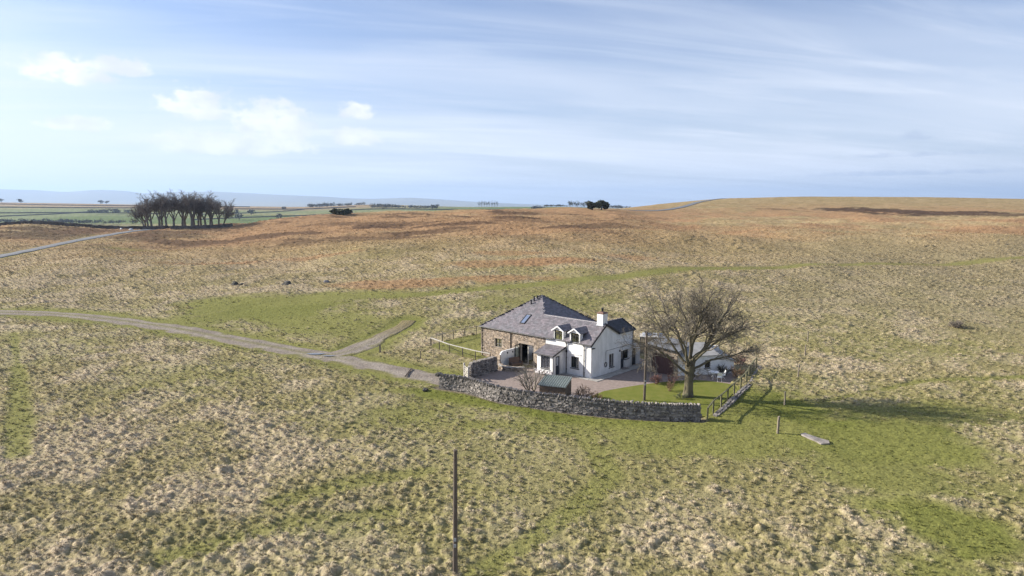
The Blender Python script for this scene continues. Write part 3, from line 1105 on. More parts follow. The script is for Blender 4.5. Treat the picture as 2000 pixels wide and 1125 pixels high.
window(house, frontp, 12.29, 13.33, 1.32, 2.28, 1, curtain=.3, sill=STONE_W, label='barn window in the rubble wall')
window(house, frontp, 1.5, 2.53, .73, 1.93, 1, curtain=.5, label='ground floor cottage window')
gw = lambda s_, t_, d: A(d, s_, t_)
window(house, gw, 3.13, 4.0, .55, 1.95, 1, curtain=.35, label='tall gable window beside the hose')
window(house, gw, 6.02, 6.75, .95, 1.95, 0, label='small window joined to the gable door')
# gable door
dr = empty('door', parent=house)
dr['label'] = 'dark blue gable door'
DOORM = mat('dark_blue_door', (.03, .037, .05), .5, .2, 6)
m_ = MB()
m_.hexa([gw(5.27, -.0, .15), gw(6.0, -.0, .15), gw(6.0, -.0, .21), gw(5.27, -.0, .21), gw(5.27, 1.0, .15), gw(6.0, 1.0, .15), gw(6.0, 1.0, .21), gw(5.27, 1.0, .21)])
m_.hexa([gw(5.27, 1.0, .16), gw(5.36, 1.0, .16), gw(5.36, 1.0, .21), gw(5.27, 1.0, .21), gw(5.27, 1.93, .16), gw(5.36, 1.93, .16), gw(5.36, 1.93, .21), gw(5.27, 1.93, .21)])
m_.hexa([gw(5.91, 1.0, .16), gw(6.0, 1.0, .16), gw(6.0, 1.0, .21), gw(5.91, 1.0, .21), gw(5.91, 1.93, .16), gw(6.0, 1.93, .16), gw(6.0, 1.93, .21), gw(5.91, 1.93, .21)])
m_.build('door_leaf', DOORM, dr)
m_ = MB()
m_.quad(gw(5.36, 1.0, .185), gw(5.91, 1.0, .185), gw(5.91, 1.93, .185), gw(5.36, 1.93, .185))
m_.build('pane', GLASS, dr)
m_ = MB()
m_.tube([gw(5.9, .95, .15), gw(5.9, .95, .09), gw(5.8, .95, .09)], .012, 6)
m_.build('handle', LEAD, dr)
m_ = MB()
m_.hexa([gw(5.2, 0, -.6), gw(6.1, 0, -.6), gw(6.1, 0, .1), gw(5.2, 0, .1), gw(5.2, .09, -.6), gw(6.1, .09, -.6), gw(6.1, .09, .1), gw(5.2, .09, .1)])
m_.build('doorstep', STONE_G, house)
# big glazed barn opening with one leaf folded out
gd = empty('glazed_door', parent=house)
gd['label'] = 'tall glazed barn doors with one leaf folded out'
m_ = MB()
for a0, a1 in ((7.6, 7.68), (8.5, 8.62), (9.54, 9.62)):
    m_.hexa([A(a0, .25, 0), A(a1, .25, 0), A(a1, .33, 0), A(a0, .33, 0), A(a0, .25, 2.2), A(a1, .25, 2.2), A(a1, .33, 2.2), A(a0, .33, 2.2)])
m_.hexa([A(7.6, .25, 2.13), A(9.62, .25, 2.13), A(9.62, .33, 2.13), A(7.6, .33, 2.13), A(7.6, .25, 2.22), A(9.62, .25, 2.22), A(9.62, .33, 2.22), A(7.6, .33, 2.22)])
m_.build('frame', PALE_T, gd)
m_ = MB()
m_.quad(A(7.68, .29, .02), A(8.5, .29, .02), A(8.5, .29, 2.13), A(7.68, .29, 2.13))
m_.build('pane', GLASS, gd)
lf = MB()
for a0, a1, b0, b1, z0, z1 in ((9.58, 9.64, -.72, -.62, 0, 2.15), (9.58, 9.64, .0, .1, 0, 2.15), (9.58, 9.64, -.62, .0, 2.04, 2.15), (9.58, 9.64, -.62, .0, 0, .12)):
    lf.hexa([A(a1, b0, z0), A(a0, b0, z0), A(a0, b1, z0), A(a1, b1, z0), A(a1, b0, z1), A(a0, b0, z1), A(a0, b1, z1), A(a1, b1, z1)])
lf.build('leaf_frame', FRAME, gd)
m_ = MB()
m_.quad(A(9.61, -.62, .12), A(9.61, 0, .12), A(9.61, 0, 2.04), A(9.61, -.62, 2.04))
m_.build('leaf_pane', GLASS, gd)


# ---- roofs
def slope_roof(name, to3, outline, cuts, rows, m, parent, skip=lambda s_, t_: False, sw=.30, ex=.2):
    """roof(> slates): deck panel plus overlapping slates laid in courses; to3(s, t, n): along, up the slope, off the slope"""
    r_ = plate(name, outline, cuts, lambda s_, t_, d: to3(s_, t_, -d), .1, m, parent)
    b_ = MB()
    s0 = min(p[0] for p in outline)
    s1 = max(p[0] for p in outline)
    t0 = min(p[1] for p in outline)
    t1 = max(p[1] for p in outline)
    k = 0
    t_ = t0
    while t_ < t1 - .02:
        s_ = s0 - sw * (k % 2) * .5
        while s_ < s1:
            w = sw * rnd.uniform(.92, 1.06)
            cs, ct = s_ + w / 2, t_ + ex / 2
            if bool(inpoly(np.array([cs]), np.array([ct]), outline)[0]) and not skip(cs, ct):
                lo, hi = t_, min(t_ + ex * 1.35, t1)
                g_ = .006
                x0, x1 = max(s_ + g_, s0), min(s_ + w - g_, s1)
                e = rnd.uniform(0, .008)
                b_.hexa([to3(x0, lo, .004), to3(x1, lo, .004), to3(x1, hi, .002), to3(x0, hi, .002), to3(x0, lo, .024 + e), to3(x1, lo, .024 + e), to3(x1, hi, .008), to3(x0, hi, .008)])
            s_ += w
        t_ += ex
        k += 1
    tag(b_.build('slates', m, r_), kind='stuff')
    return r_


cs_ = 1 / math.sqrt(1 + SL * SL)       # plan distance -> slope distance is 1/cs_
q_ = lambda b: b / cs_                 # slope coordinate of plan depth b


def front3(s_, t_, n_):
    b = t_ * cs_
    return A(s_, b - n_ * SL * cs_, E0 + SL * b + n_ * cs_)


dn = lambda c: [(c + .63, q_(-.17)), (c + .63, q_(1.24)), (c, q_(1.80)), (c - .63, q_(1.24)), (c - .63, q_(-.17))]
front_out = [(15.66, q_(-.17))] + dn(d1) + dn(d2) + [(-.13, q_(-.17)), (-.13, q_(RB)), (8.15, q_(RB)), (10.6, q_(4.9))]
slope_roof('front_roof', front3, front_out, [], 0, SLATE, house)


def right3(s_, t_, n_):      # face of the barn roof that looks over the cottage; s = b
    a = t_ * cs_
    return A(5.7 + a - n_ * SL * cs_, s_, E0 + SL * a + n_ * cs_)


slope_roof('hip_roof', right3, [(2.5, q_(.1)), (9.95, q_(-.15)), (4.9, q_(4.9)), (2.45, q_(2.45))], [], 0, SLATE, house)


def left3(s_, t_, n_):
    a = t_ * cs_
    return A(15.5 - a + n_ * SL * cs_, s_, E0 + SL * a + n_ * cs_)


slope_roof('end_roof', left3, [(-.15, q_(-.15)), (9.95, q_(-.15)), (4.9, q_(4.9))], [], 0, SLATE, house, ex=.3, sw=.5)


def back3(s_, t_, n_):
    b = t_ * cs_
    return A(s_, 9.8 - b + n_ * SL * cs_, E0 + SL * b + n_ * cs_)


slope_roof('back_roof', back3, [(15.65, q_(-.15)), (5.55, q_(-.15)), (10.6, q_(4.9))], [], 0, SLATE, house, ex=.3, sw=.5)
RS = .524
RZ = E0 + SL * RB


def rear3(s_, t_, n_):       # back slope of the cottage, t measured down from the ridge
    c_ = 1 / math.sqrt(1 + RS * RS)
    b = t_ * c_
    return A(s_, RB + b + n_ * RS * c_, RZ - RS * b + n_ * c_)


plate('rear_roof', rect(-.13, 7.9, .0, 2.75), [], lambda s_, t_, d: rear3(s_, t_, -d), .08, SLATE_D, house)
WS = .56


def wing3(s_, t_, n_):       # wing slope facing the gable side; s = b, t up the slope from a = -.15
    c_ = 1 / math.sqrt(1 + WS * WS)
    a = t_ * c_ - .15
    return A(a - n_ * WS * c_, s_, 4.05 + WS * a + n_ * c_)


tw = 1.75 * math.sqrt(1 + WS * WS)
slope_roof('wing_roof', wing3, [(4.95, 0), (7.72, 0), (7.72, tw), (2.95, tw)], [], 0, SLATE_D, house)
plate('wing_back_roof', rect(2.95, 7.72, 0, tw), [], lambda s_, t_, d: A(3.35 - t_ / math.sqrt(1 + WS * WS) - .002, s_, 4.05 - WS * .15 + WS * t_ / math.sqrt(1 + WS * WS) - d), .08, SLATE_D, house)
plate('wing_gable', [(.45, 3.9), (3.2, 3.9), (1.6, 4.9)], [], lambda s_, t_, d: A(s_, 7.56 - d, t_), .3, RENDER, house)
# ridge and hip tiles
rt = MB()


def ridge_line(p, q, step=.45, r=.065):
    p, q = np.array(p), np.array(q)
    n_ = max(1, int(np.linalg.norm(q - p) / step))
    for k in range(n_):
        a_ = p + (q - p) * (k + .02) / n_
        b_ = p + (q - p) * (k + .98) / n_
        rt.tube([a_, b_], [r, r * .94], 6)


zr = lambda b: E0 + SL * b
ridge_line(A(-.1, RB, RZ - .03), A(8.1, RB, RZ - .03))
for q in ((15.6, -.1), (5.6, 9.9), (15.6, 9.9)):
    ridge_line(A(10.6, 4.9, zr(4.9) - .03), A(q[0], q[1], zr(-.1) - .03))
ridge_line(A(10.6, 4.9, zr(4.9) - .03), A(8.2, 2.5, zr(2.5) - .03))
ridge_line(A(1.6, 3.0, 4.05 + WS * 1.6), A(1.6, 7.72, 4.05 + WS * 1.6))
tag(rt.build('ridge_tiles', SLATE, house), kind='stuff')
# barge boards on the gable, gutters, pipes
for p, q in ((A(-.1, -.2, zr(-.2) - .1), A(-.1, RB, RZ - .1)), (A(-.1, RB + .02, RZ - .1), A(-.1, 4.85, RZ - RS * 2.4 - .1)), (A(-.12, 7.75, 3.96), A(1.6, 7.75, 4.92))):
    MB().bar(p, q, .06, .2).build('barge_board', BLACK, house)
for a0, a1 in ((15.65, 5.95), (5.85, d1 + .72), (d1 - .7, d2 + .7), (d2 - .7, -.08)):
    m_ = MB()
    m_.tube([A(a0, -.2, E0 - .17), A(a1, -.2, E0 - .17)], .06, 8)
    m_.build('gutter', BLACK, house)
m_ = MB()
m_.tube([A(-.2, 4.7, 3.93), A(-.2, 7.7, 3.93)], .055, 8)
m_.build('gutter', BLACK, house)
for a in (.81, 3.06, 10.87, 15.36):
    m_ = MB()
    z0 = 0 if a != 10.87 else .0
    m_.tube([A(a, -.2, 3.33), A(a, -.16, 3.2), A(a, -.085, 3.08), A(a, -.085, z0)], .042, 8)
    for zz in (.5, 1.7, 2.8):
        m_.box(A(a, -.04, zz), (.13, .08, .05))
    m_.build('downpipe', BLACK, house)
m_ = MB()
m_.tube([A(-.2, 7.42, 3.9), A(-.08, 7.42, 3.7), A(-.08, 7.42, 0)], .045, 8)
m_.build('downpipe', BLACK, house)
# dormers
for c in (d1, d2):
    dm = empty('dormer', parent=house)
    dm['label'] = 'small gabled dormer nearer the barn' if c == d1 else 'small gabled dormer nearer the gable end'
    window(dm, frontp, c - .52, c + .52, 3.36, 4.34, 1, name='dormer_window', inset=.09, curtain=.28, sill=True, transom=4.05)
    for sgn in (-1, 1):
        ez, rz_ = 4.36, 4.84
        e_ = c + sgn * .76
        be = lambda z_: (z_ - E0) / SL + .04
        r_ = MB()
        r_.hexa([A(e_, -.14, ez - .06), A(c, -.14, rz_ - .06), A(c, be(rz_), rz_ - .06), A(e_, be(ez) - .0, ez - .06),
                 A(e_, -.14, ez), A(c, -.14, rz_), A(c, be(rz_) + .05, rz_), A(e_, be(ez) + .02, ez)])
        ro = r_.build('dormer_roof', SLATE, dm)
        s_ = MB()
        n_ = 4
        for i in range(n_):
            for j in range(8):
                u0, u1 = i / n_, (i + 1) / n_ + .06
                uu = min(1, u1)
                p0 = (e_ + (c - e_) * u0, ez + (rz_ - ez) * u0)
                p1 = (e_ + (c - e_) * uu, ez + (rz_ - ez) * uu)
                bl = be(p0[1])
                b0, b1 = -.14 + (bl + .1) * j / 8, -.14 + (bl + .1) * (j + 1) / 8 - .012
                s_.hexa([A(p0[0], b0, p0[1] + .003), A(p0[0], b1, p0[1] + .003), A(p1[0], b1, p1[1] + .003), A(p1[0], b0, p1[1] + .003),
                         A(p0[0], b0, p0[1] + .026), A(p0[0], b1, p0[1] + .026), A(p1[0], b1, p1[1] + .008), A(p1[0], b0, p1[1] + .008)])
        tag(s_.build('slates', SLATE, ro), kind='stuff')
        ck = MB()
        a_ = c + sgn * .655
        a2 = c + sgn * .60
        ck.v += [A(a_, .0, E0 - .05), A(a_, 1.24, 4.37), A(a_, .0, 4.37), A(a2, .0, E0 - .05), A(a2, 1.24, 4.37), A(a2, .0, 4.37)]
        ck.f += [(0, 1, 2), (3, 5, 4), (0, 3, 4, 1), (1, 4, 5, 2), (2, 5, 3, 0)]
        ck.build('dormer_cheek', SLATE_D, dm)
        br = MB()
        br.bar(A(c + sgn * .8, -.17, 4.28), A(c, -.17, 4.79), .05, .13)
        br.build('barge_board', WHITEP, dm)
        fl = MB()
        fl.bar(A(c + sgn * .74, be(4.36) + .06, 4.39), A(c, be(4.84) + .12, 4.9), .1, .025)
        fl.build('lead_flashing', WHITEP, dm)
# roof window and flue pipes
sw_ = empty('roof_window', parent=house)
sw_['label'] = 'roof window in the barn slates'
m_ = MB()
for s0, s1, t0, t1 in ((9.73, 10.43, .93, 1.01), (9.73, 10.43, 2.09, 2.17), (9.73, 9.81, 1.01, 2.09), (10.35, 10.43, 1.01, 2.09)):
    m_.hexa([front3(s0, q_(t0), -.02), front3(s1, q_(t0), -.02), front3(s1, q_(t1), -.02), front3(s0, q_(t1), -.02), front3(s0, q_(t0), .1), front3(s1, q_(t0), .1), front3(s1, q_(t1), .1), front3(s0, q_(t1), .1)])
m_.build('frame', FRAME, sw_)
m_ = MB()
m_.quad(front3(9.81, q_(1.01), .07), front3(10.35, q_(1.01), .07), front3(10.35, q_(2.09), .07), front3(9.81, q_(2.09), .07))
m_.build('pane', GLASS, sw_)
m_ = MB()
m_.hexa([front3(9.81, q_(1.01), .03), front3(10.35, q_(1.01), .03), front3(10.35, q_(2.09), .03), front3(9.81, q_(2.09), .03), front3(9.81, q_(1.01), .045), front3(10.35, q_(1.01), .045), front3(10.35, q_(2.09), .045), front3(9.81, q_(2.09), .045)])
m_.build('blind', WHITEP, sw_)
for a, b, h in ((11.0, 3.5, .34), (10.95, 3.95, .5), (10.75, 4.3, .3)):
    m_ = MB()
    z0 = E0 + SL * b
    m_.tube([A(a, b, z0 - .1), A(a, b, z0 + h), A(a, b, z0 + h + .01), A(a, b, z0 + h + .09), A(a, b, z0 + h + .1)], [.08, .08, .11, .11, .05], 10)
    m_.build('flue_pipe', BLACK, house)
# chimney
ch = empty('chimney', parent=house)
m_ = MB()
m_.box(A(.5, 2.5, 5.45), (.72, .82, 1.6))
m_.build('stack', RENDER, ch)
m_ = MB()
m_.box(A(.5, 2.5, 6.28), (.84, .94, .07))
m_.hexa([A(.9, 2.05, 6.315), A(.1, 2.05, 6.315), A(.1, 2.95, 6.315), A(.9, 2.95, 6.315), A(.7, 2.3, 6.42), A(.3, 2.3, 6.42), A(.3, 2.7, 6.42), A(.7, 2.7, 6.42)])
m_.build('chimney_cap', TERRA, ch)
m_ = MB()
m_.tube([A(.5, 2.5, 6.38), A(.5, 2.5, 6.62), A(.5, 2.5, 6.63), A(.5, 2.5, 6.72), A(.5, 2.5, 6.8)], [.11, .1, .15, .15, .06], 10)
m_.build('chimney_pot', BLACK, ch)
m_ = MB()
m_.box(A(.5, 2.2, 5.14), (.86, .5, .03), 0, math.atan(SL))
m_.build('lead_flashing', LEAD, ch)
# porch
po = empty('porch', parent=house)
po['label'] = 'white lean-to porch with slate roof'
PA0, PA1, PB = 3.35, 5.5, -1.8
pf = lambda s_, t_, d: A(s_, PB + d, t_)
plate('porch_front', rect(PA0, PA1, -.4, 2.12), [rect(3.78, 5.0, .62, 2.02)], pf, .22, RENDER, po)
ps = lambda s_, t_, d: A(PA0 - .003 + d, s_, t_)
plate('porch_side', [(PB + .002, -.4), (-.002, -.4), (-.002, 2.66), (PB + .002, 2.12)], [rect(-1.42, -.72, -.02, 1.95)], ps, .22, RENDER, po)
plate('porch_end', [(PB + .002, -.4), (-.002, -.4), (-.002, 2.66), (PB + .002, 2.12)], [], lambda s_, t_, d: A(PA1 + .003 - d, s_, t_), .22, RENDER, po)
w_ = window(po, pf, 3.78, 5.0, .62, 2.02, 2, name='lattice_window', inset=.07)
lat = MB()
for k in range(-7, 9):
    for sg in (-1, 1):
        x0 = 4.39 + k * .19
        pts_ = []
        for t_ in np.linspace(.66, 2.0, 20):
            s_ = x0 + sg * (t_ - 1.33) * .55
            if 3.82 < s_ < 4.96:
                pts_.append((s_, t_))
        if len(pts_) > 2:
            lat.tube([pf(pts_[0][0], pts_[0][1], .085), pf(pts_[-1][0], pts_[-1][1], .085)], .007, 4)
lat.build('lattice_bars', LEAD, w_)
pd_ = MB()
pd_.hexa([ps(-1.4, 0, .12), ps(-.74, 0, .12), ps(-.74, 0, .17), ps(-1.4, 0, .17), ps(-1.4, 1.93, .12), ps(-.74, 1.93, .12), ps(-.74, 1.93, .17), ps(-1.4, 1.93, .17)])
dd = pd_.build('porch_door', DOORM, po)
pd_ = MB()
pd_.quad(ps(-1.27, .95, .117), ps(-.87, .95, .117), ps(-.87, 1.8, .117), ps(-1.27, 1.8, .117))
pd_.build('pane', GLASS, dd)
pc_ = 1 / math.sqrt(1 + .33 ** 2)


def porch3(s_, t_, n_):
    b = -1.98 + t_ * pc_
    return A(s_, b - n_ * .33 * pc_, 2.10 + .33 * (b + 1.98) + n_ * pc_)


slope_roof('porch_roof', porch3, rect(3.2, 5.78, 0, 1.97 / pc_), [], 0, SLATE, po)
m_ = MB()
m_.bar(A(3.19, -2.0, 2.06), A(3.19, -.02, 2.72), .05, .14)
m_.build('barge_board', BLACK, po)
m_ = MB()
m_.tube([A(5.8, -2.02, 2.05), A(3.2, -2.02, 2.05)], .05, 8)
m_.tube([A(3.3, -2.0, 2.02), A(3.33, -1.87, 1.9), A(3.33, -1.87, 0)], .035, 8)
m_.build('gutter', BLACK, po)
# plinth of rough white stones along the porch front
m_ = MB()
for k in range(26):
    m_.box(A(rnd.uniform(3.45, 5.6), PB - .06 - rnd.uniform(0, .2), rnd.uniform(.06, .42)), (rnd.uniform(.16, .34), .22, rnd.uniform(.12, .2)), rnd.uniform(-.3, .3), 0, rnd.uniform(-.2, .2), .12, rnd)
tag(m_.build('plinth_stones', mat('whitewashed_stone', (.7, .67, .66), .9, .25, 6), po), kind='stuff')
# rear lean-to
ln = empty('rear_leanto', parent=house)
plate('leanto_wall', [(7.562, -.3), (9.1, -.3), (9.1, 2.15), (7.562, 2.8)], [rect(7.72, 8.36, -.02, 1.85)], lambda s_, t_, d: A(.06 + d, s_, t_), .3, RENDER, ln)
m_ = MB()
m_.hexa([A(.2, 7.72, 0), A(.25, 7.72, 0), A(.25, 8.36, 0), A(.2, 8.36, 0), A(.2, 7.72, 1.85), A(.25, 7.72, 1.85), A(.25, 8.36, 1.85), A(.2, 8.36, 1.85)])
m_.build('leanto_door', DOORM, ln)
m_ = MB()
m_.hexa([A(3.2, 7.56, 2.8), A(-.06, 7.56, 2.8), A(-.06, 9.28, 2.08), A(3.2, 9.28, 2.08), A(3.2, 7.56, 2.88), A(-.06, 7.56, 2.88), A(-.06, 9.28, 2.16), A(3.2, 9.28, 2.16)])
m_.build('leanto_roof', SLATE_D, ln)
m_ = MB()
m_.hexa([A(3.1, 8.8, -.3), A(.36, 8.8, -.3), A(.36, 9.1, -.3), A(3.1, 9.1, -.3), A(3.1, 8.8, 2.1), A(.36, 8.8, 2.1), A(.36, 9.1, 2.1), A(3.1, 9.1, 2.1)])
m_.build('leanto_back_wall', RENDER, ln)
# cable, hose, lamps, ledge
m_ = MB()
m_.tube([A(-.02, 2.52, 1.15), A(-.02, 2.52, 2.36), A(-.02, 2.6, 2.42), A(-.02, 7.36, 2.42)], .017, 5)
m_.build('cable', BLACK, house)
m_ = MB()
for j in range(4):
    r = .14 + .025 * j
    m_.tube([A(-.06 - .02 * (j % 2), 2.45 + r * math.cos(t_), 1.02 + r * 1.25 * math.sin(t_)) for t_ in np.linspace(0, 6.283, 19)], .014, 5, cap=False)
m_.build('hose', BLACK, house)
for p, s in ((A(-.08, .28, 3.02), (.12, .4, .07)), (A(-.06, 4.98, 2.03), (.1, .1, .18)), (A(3.05, -.08, 2.35), (.14, .14, .2))):
    m_ = MB()
    m_.box(p, s)
    m_.box((p[0], p[1], p[2] + s[2] * .6), (s[0] * .5, s[1] * .5, s[2] * .4))
    m_.build('wall_lamp', BLACK, house)
m_ = MB()
m_.box(A(2.0, -.035, 2.2), (1.5, .07, .07))
m_.build('drip_ledge', RENDER, house)

# paved strip along the gable
pv = MB()
for k in range(10):
    b0 = -.55 + k * .98
    pv.hexa([A(-.12, b0, .02), A(-1.15 + rnd.uniform(-.04, .04), b0, .02), A(-1.15 + rnd.uniform(-.04, .04), b0 + .95, .02), A(-.12, b0 + .95, .02),
             A(-.12, b0, .06), A(-1.15, b0, .06), A(-1.15, b0 + .95, .06), A(-.12, b0 + .95, .06)])
for k in range(6):
    a0 = -.1 + k * .75
    pv.hexa([A(a0 + .72, -.62, .018), A(a0, -.62, .018), A(a0, -.06, .018), A(a0 + .72, -.06, .018), A(a0 + .72, -.62, .055), A(a0, -.62, .055), A(a0, -.06, .055), A(a0 + .72, -.06, .055)])
pvo = pv.build('paving', PAVE)
pvo.location = house.location
pvo.rotation_euler = house.rotation_euler
tag(pvo, kind='structure')


def HW(a, b, z=0):
    """house coordinates -> world"""
    c_, s_ = math.cos(HYAW), math.sin(HYAW)
    return (HOUSE_O[0] - a * c_ + b * s_, HOUSE_O[1] + a * s_ + b * c_, z)

# ------------------------------------------------------------------ dry stone walls
def stone_wall(name, pts, height, base_w, top_w, label, seed, cope=True, parent_label=None, course=(.09, .19), m=None, zfun=None, ramp=None, slen=(.13, .4), core_on=True):
    rn = random.Random(seed)
    m = m or STONE_G
    P = spline(pts, .25)
    seg = np.hypot(*np.diff(P, axis=0).T)
    S = np.concatenate([[0], np.cumsum(seg)])
    L = S[-1]
    root = empty(name, (P[0][0], P[0][1], 0))
    tag(root, label, 'wall')
    o0 = np.array([P[0][0], P[0][1]])
    zf = zfun or (lambda x, y: 0.0)

    def at(s):
        s = min(max(s, 0), L)
        x = np.interp(s, S, P[:, 0])
        y = np.interp(s, S, P[:, 1])
        x2 = np.interp(min(s + .1, L), S, P[:, 0]) - np.interp(max(s - .1, 0), S, P[:, 0])
        y2 = np.interp(min(s + .1, L), S, P[:, 1]) - np.interp(max(s - .1, 0), S, P[:, 1])
        return x - o0[0], y - o0[1], math.atan2(y2, x2), zf(x, y)

    hgt = lambda s: height * (ramp(s / L) if ramp else 1.0)
    core = MB()
    n_ = int(L / .5)
    for k in range(n_):
        s0, s1 = L * k / n_, L * (k + 1) / n_
        q0, q1 = [], []
        for s, q in ((s0, q0), (s1, q1)):
            x, y, a, z = at(s)
            for w, h in ((-base_w / 2 + .08, -.3), (base_w / 2 - .08, -.3), (top_w / 2 - .06, hgt(s) - .04), (-top_w / 2 + .06, hgt(s) - .04)):
                q.append((x - math.sin(a) * w, y + math.cos(a) * w, z + h))
        core.hexa([q0[0], q1[0], q1[1], q0[1], q0[3], q1[3], q1[2], q0[2]])
    if core_on:
        core.build('wall_core', m, root)
    st = MB()
    for side in (-1, 1):
        z = -.15
        while z < height - .03:
            h = rn.uniform(*course)
            s = rn.uniform(0, .2)
            while s < L:
                w = rn.uniform(*slen)
                if z < hgt(s) - .04:
                    x, y, a, zz = at(s + w / 2)
                    f_ = min(1, max(0, z / height))
                    off = side * ((base_w * (1 - f_) + top_w * f_) / 2 - .1 + rn.uniform(-.03, .04))
                    st.box((x - math.sin(a) * off, y + math.cos(a) * off, zz + z + h / 2), (w * rn.uniform(.85, .99), rn.uniform(.18, .26), h * rn.uniform(.78, .98)), a + rn.uniform(-.12, .12), rn.uniform(-.12, .12), rn.uniform(-.1, .1), .13, rn)
                s += w
            z += h
    for s in (0.05, L - .05):
        z = -.1
        while z < hgt(s) - .05:
            x, y, a, zz = at(s)
            h = rn.uniform(.12, .22)
            st.box((x, y, zz + z + h / 2), (rn.uniform(.25, .35), top_w * rn.uniform(.9, 1.15), h * .93), a + rn.uniform(-.1, .1), 0, 0, .1, rn)
            z += h
    tag(st.build('wall_stones', m, root, fix=False), kind='stuff')
    if cope:
        protos = []
        for k in range(7):
            b = MB()
            b.box((0, 0, 0), (rn.uniform(.07, .13), top_w * rn.uniform(.85, 1.1), rn.uniform(.24, .36)), 0, 0, 0, .16, rn)
            me = bpy.data.meshes.new('cope_stone')
            me.from_pydata(b.v, [], b.f)
            me.materials.append(m)
            protos.append(me)
        s = .05
        while s < L:
            x, y, a, zz = at(s)
            o = bpy.data.objects.new('cope_stone', rn.choice(protos))
            COL.objects.link(o)
            o.parent = root
            o.location = (x, y, zz + hgt(s) + .1 + rn.uniform(-.03, .04))
            o.rotation_euler = (rn.uniform(-.1, .1), .35 + rn.uniform(-.22, .22), a + rn.uniform(-.2, .2))
            s += rn.uniform(.1, .17)
    return root


stone_wall('dry_stone_wall', WALL_F, 1.05, .62, .42, 'long curving grey dry stone wall in front of the white cottage', 11)
stone_wall('dry_stone_wall', [(-4.15, 63.4), (-3.0, 64.75), (-1.76, 66.2)], 1.3, .55, .4, 'short dark dry stone wall between the wooden gate and the barn', 12)
# white wing wall by the barn doors, stone outside, and the low curved wall of the terrace
cw = empty('courtyard_wall', HW(9.75, 0), -HYAW)
tag(cw, 'white rendered screen wall standing out from the stone barn', 'wall')
cprof = [(-.02, -.3), (-2.9, -.3), (-2.9, 1.2), (-2.75, 1.55), (-2.5, 1.72), (-.02, 1.78)]
plate('rendered_face', cprof, [], lambda s_, t_, d: (-d + .03, s_, t_), .16, RENDER, cw)
stw = MB()
rn = random.Random(21)
z = -.05
while z < 1.66:
    h = rn.uniform(.1, .17)
    s = -2.9
    while s < -.2:
        w = rn.uniform(.14, .34)
        if z + h < 1.78 - max(0, (-2.3 - s)) * .7:
            stw.box((-.22, s + w / 2, z + h / 2), (.2, w * .95, h * .93), rn.uniform(-.05, .05), 0, 0, .1, rn)
        s += w
    z += h
for k in range(9):
    stw.box((-.08, -2.96, k * .155 + .07), (.36, .16, .145), rn.uniform(-.05, .05), 0, 0, .08, rn)
tag(stw.build('outer_stones', STONE_B, cw, fix=False), kind='stuff')
for s_ in (-1.0, -1.8):
    b = MB()
    b.box((.06, s_, 1.45), (.1, .1, .16))
    b.box((.09, s_, 1.36), (.05, .06, .05))
    b.build('wall_lamp', BLACK, cw)
lw_pts = [HW(*p)[:2] for p in ((9.6, -2.95), (9.1, -3.4), (8.3, -3.45), (7.4, -3.0), (6.8, -2.3))]
stone_wall('terrace_wall', lw_pts, .42, .42, .36, 'low curved stone wall with a pale top edging the terrace', 13, cope=False, m=STONE_B)
tw_root = [o for o in bpy.data.objects if o.name.startswith('terrace_wall')][0]
cp = MB()
Pq = spline(lw_pts, .3)
for i in range(len(Pq) - 1):
    a_, b_ = Pq[i] - Pq[0], Pq[i + 1] - Pq[0]
    cp.bar((a_[0], a_[1], .46), (b_[0], b_[1], .46), .44, .08)
tag(cp.build('coping', PAVE, tw_root), kind='stuff')

# ------------------------------------------------------------------ gate and fences
gt = empty('field_gate', (-4.55, 63.2, 0), math.atan2(-1.7, .55))
tag(gt, 'pale weathered timber gate beside the short dark wall', 'gate')
for x in (-.85, .85):
    MB().box((x, 0, .62), (.15, .15, 1.5)).build('gate_post', PALE_T, gt)
for z in (.22, .44, .66, .88, 1.1):
    MB().box((0, .0, z), (1.52, .035, .09)).build('gate_bar', PALE_T, gt)
for x in (-.7, 0, .7):
    MB().box((x, .04, .66), (.08, .03, 1.0)).build('gate_stile', PALE_T, gt)
MB().bar((-.7, -.035, .24), (.7, -.035, 1.08), .03, .08).build('gate_brace', PALE_T, gt)


def fence(name, pts, label, post_h, n, rails, m, rail_m=None, wires=0, tw=.1, top=(.09, .05), seed=1, cap=False):
    rn = random.Random(seed)
    r_ = empty(name, (pts[0][0], pts[0][1], 0))
    tag(r_, label, 'fence')
    P = spline(pts, .4) if len(pts) > 2 else np.array(pts, float)
    S = np.concatenate([[0], np.cumsum(np.hypot(*np.diff(P, axis=0).T))])
    Q = []
    for k in range(n):
        s = S[-1] * k / (n - 1)
        x, y = np.interp(s, S, P[:, 0]), np.interp(s, S, P[:, 1])
        Q.append(np.array([x - pts[0][0], y - pts[0][1], float(pz(x, y))]))
    for q in Q:
        b = MB()
        b.box((q[0], q[1], q[2] + post_h / 2 - .15), (tw, tw, post_h + .3), rn.uniform(-.2, .2), rn.uniform(-.03, .03), rn.uniform(-.03, .03))
        b.build('post', m, r_)
    for z in rails:
        for a_, b_ in zip(Q[:-1], Q[1:]):
            b = MB()
            b.bar(a_ + [0, 0, z], b_ + [0, 0, z], *top)
            b.build('rail', rail_m or m, r_)
    for k in range(wires):
        z = post_h * (.2 + .6 * k / max(1, wires - 1))
        b = MB()
        b.tube([q + [0, 0, z] for q in Q], .006, 4)
        b.build('wire', BLACK, r_)
    return r_


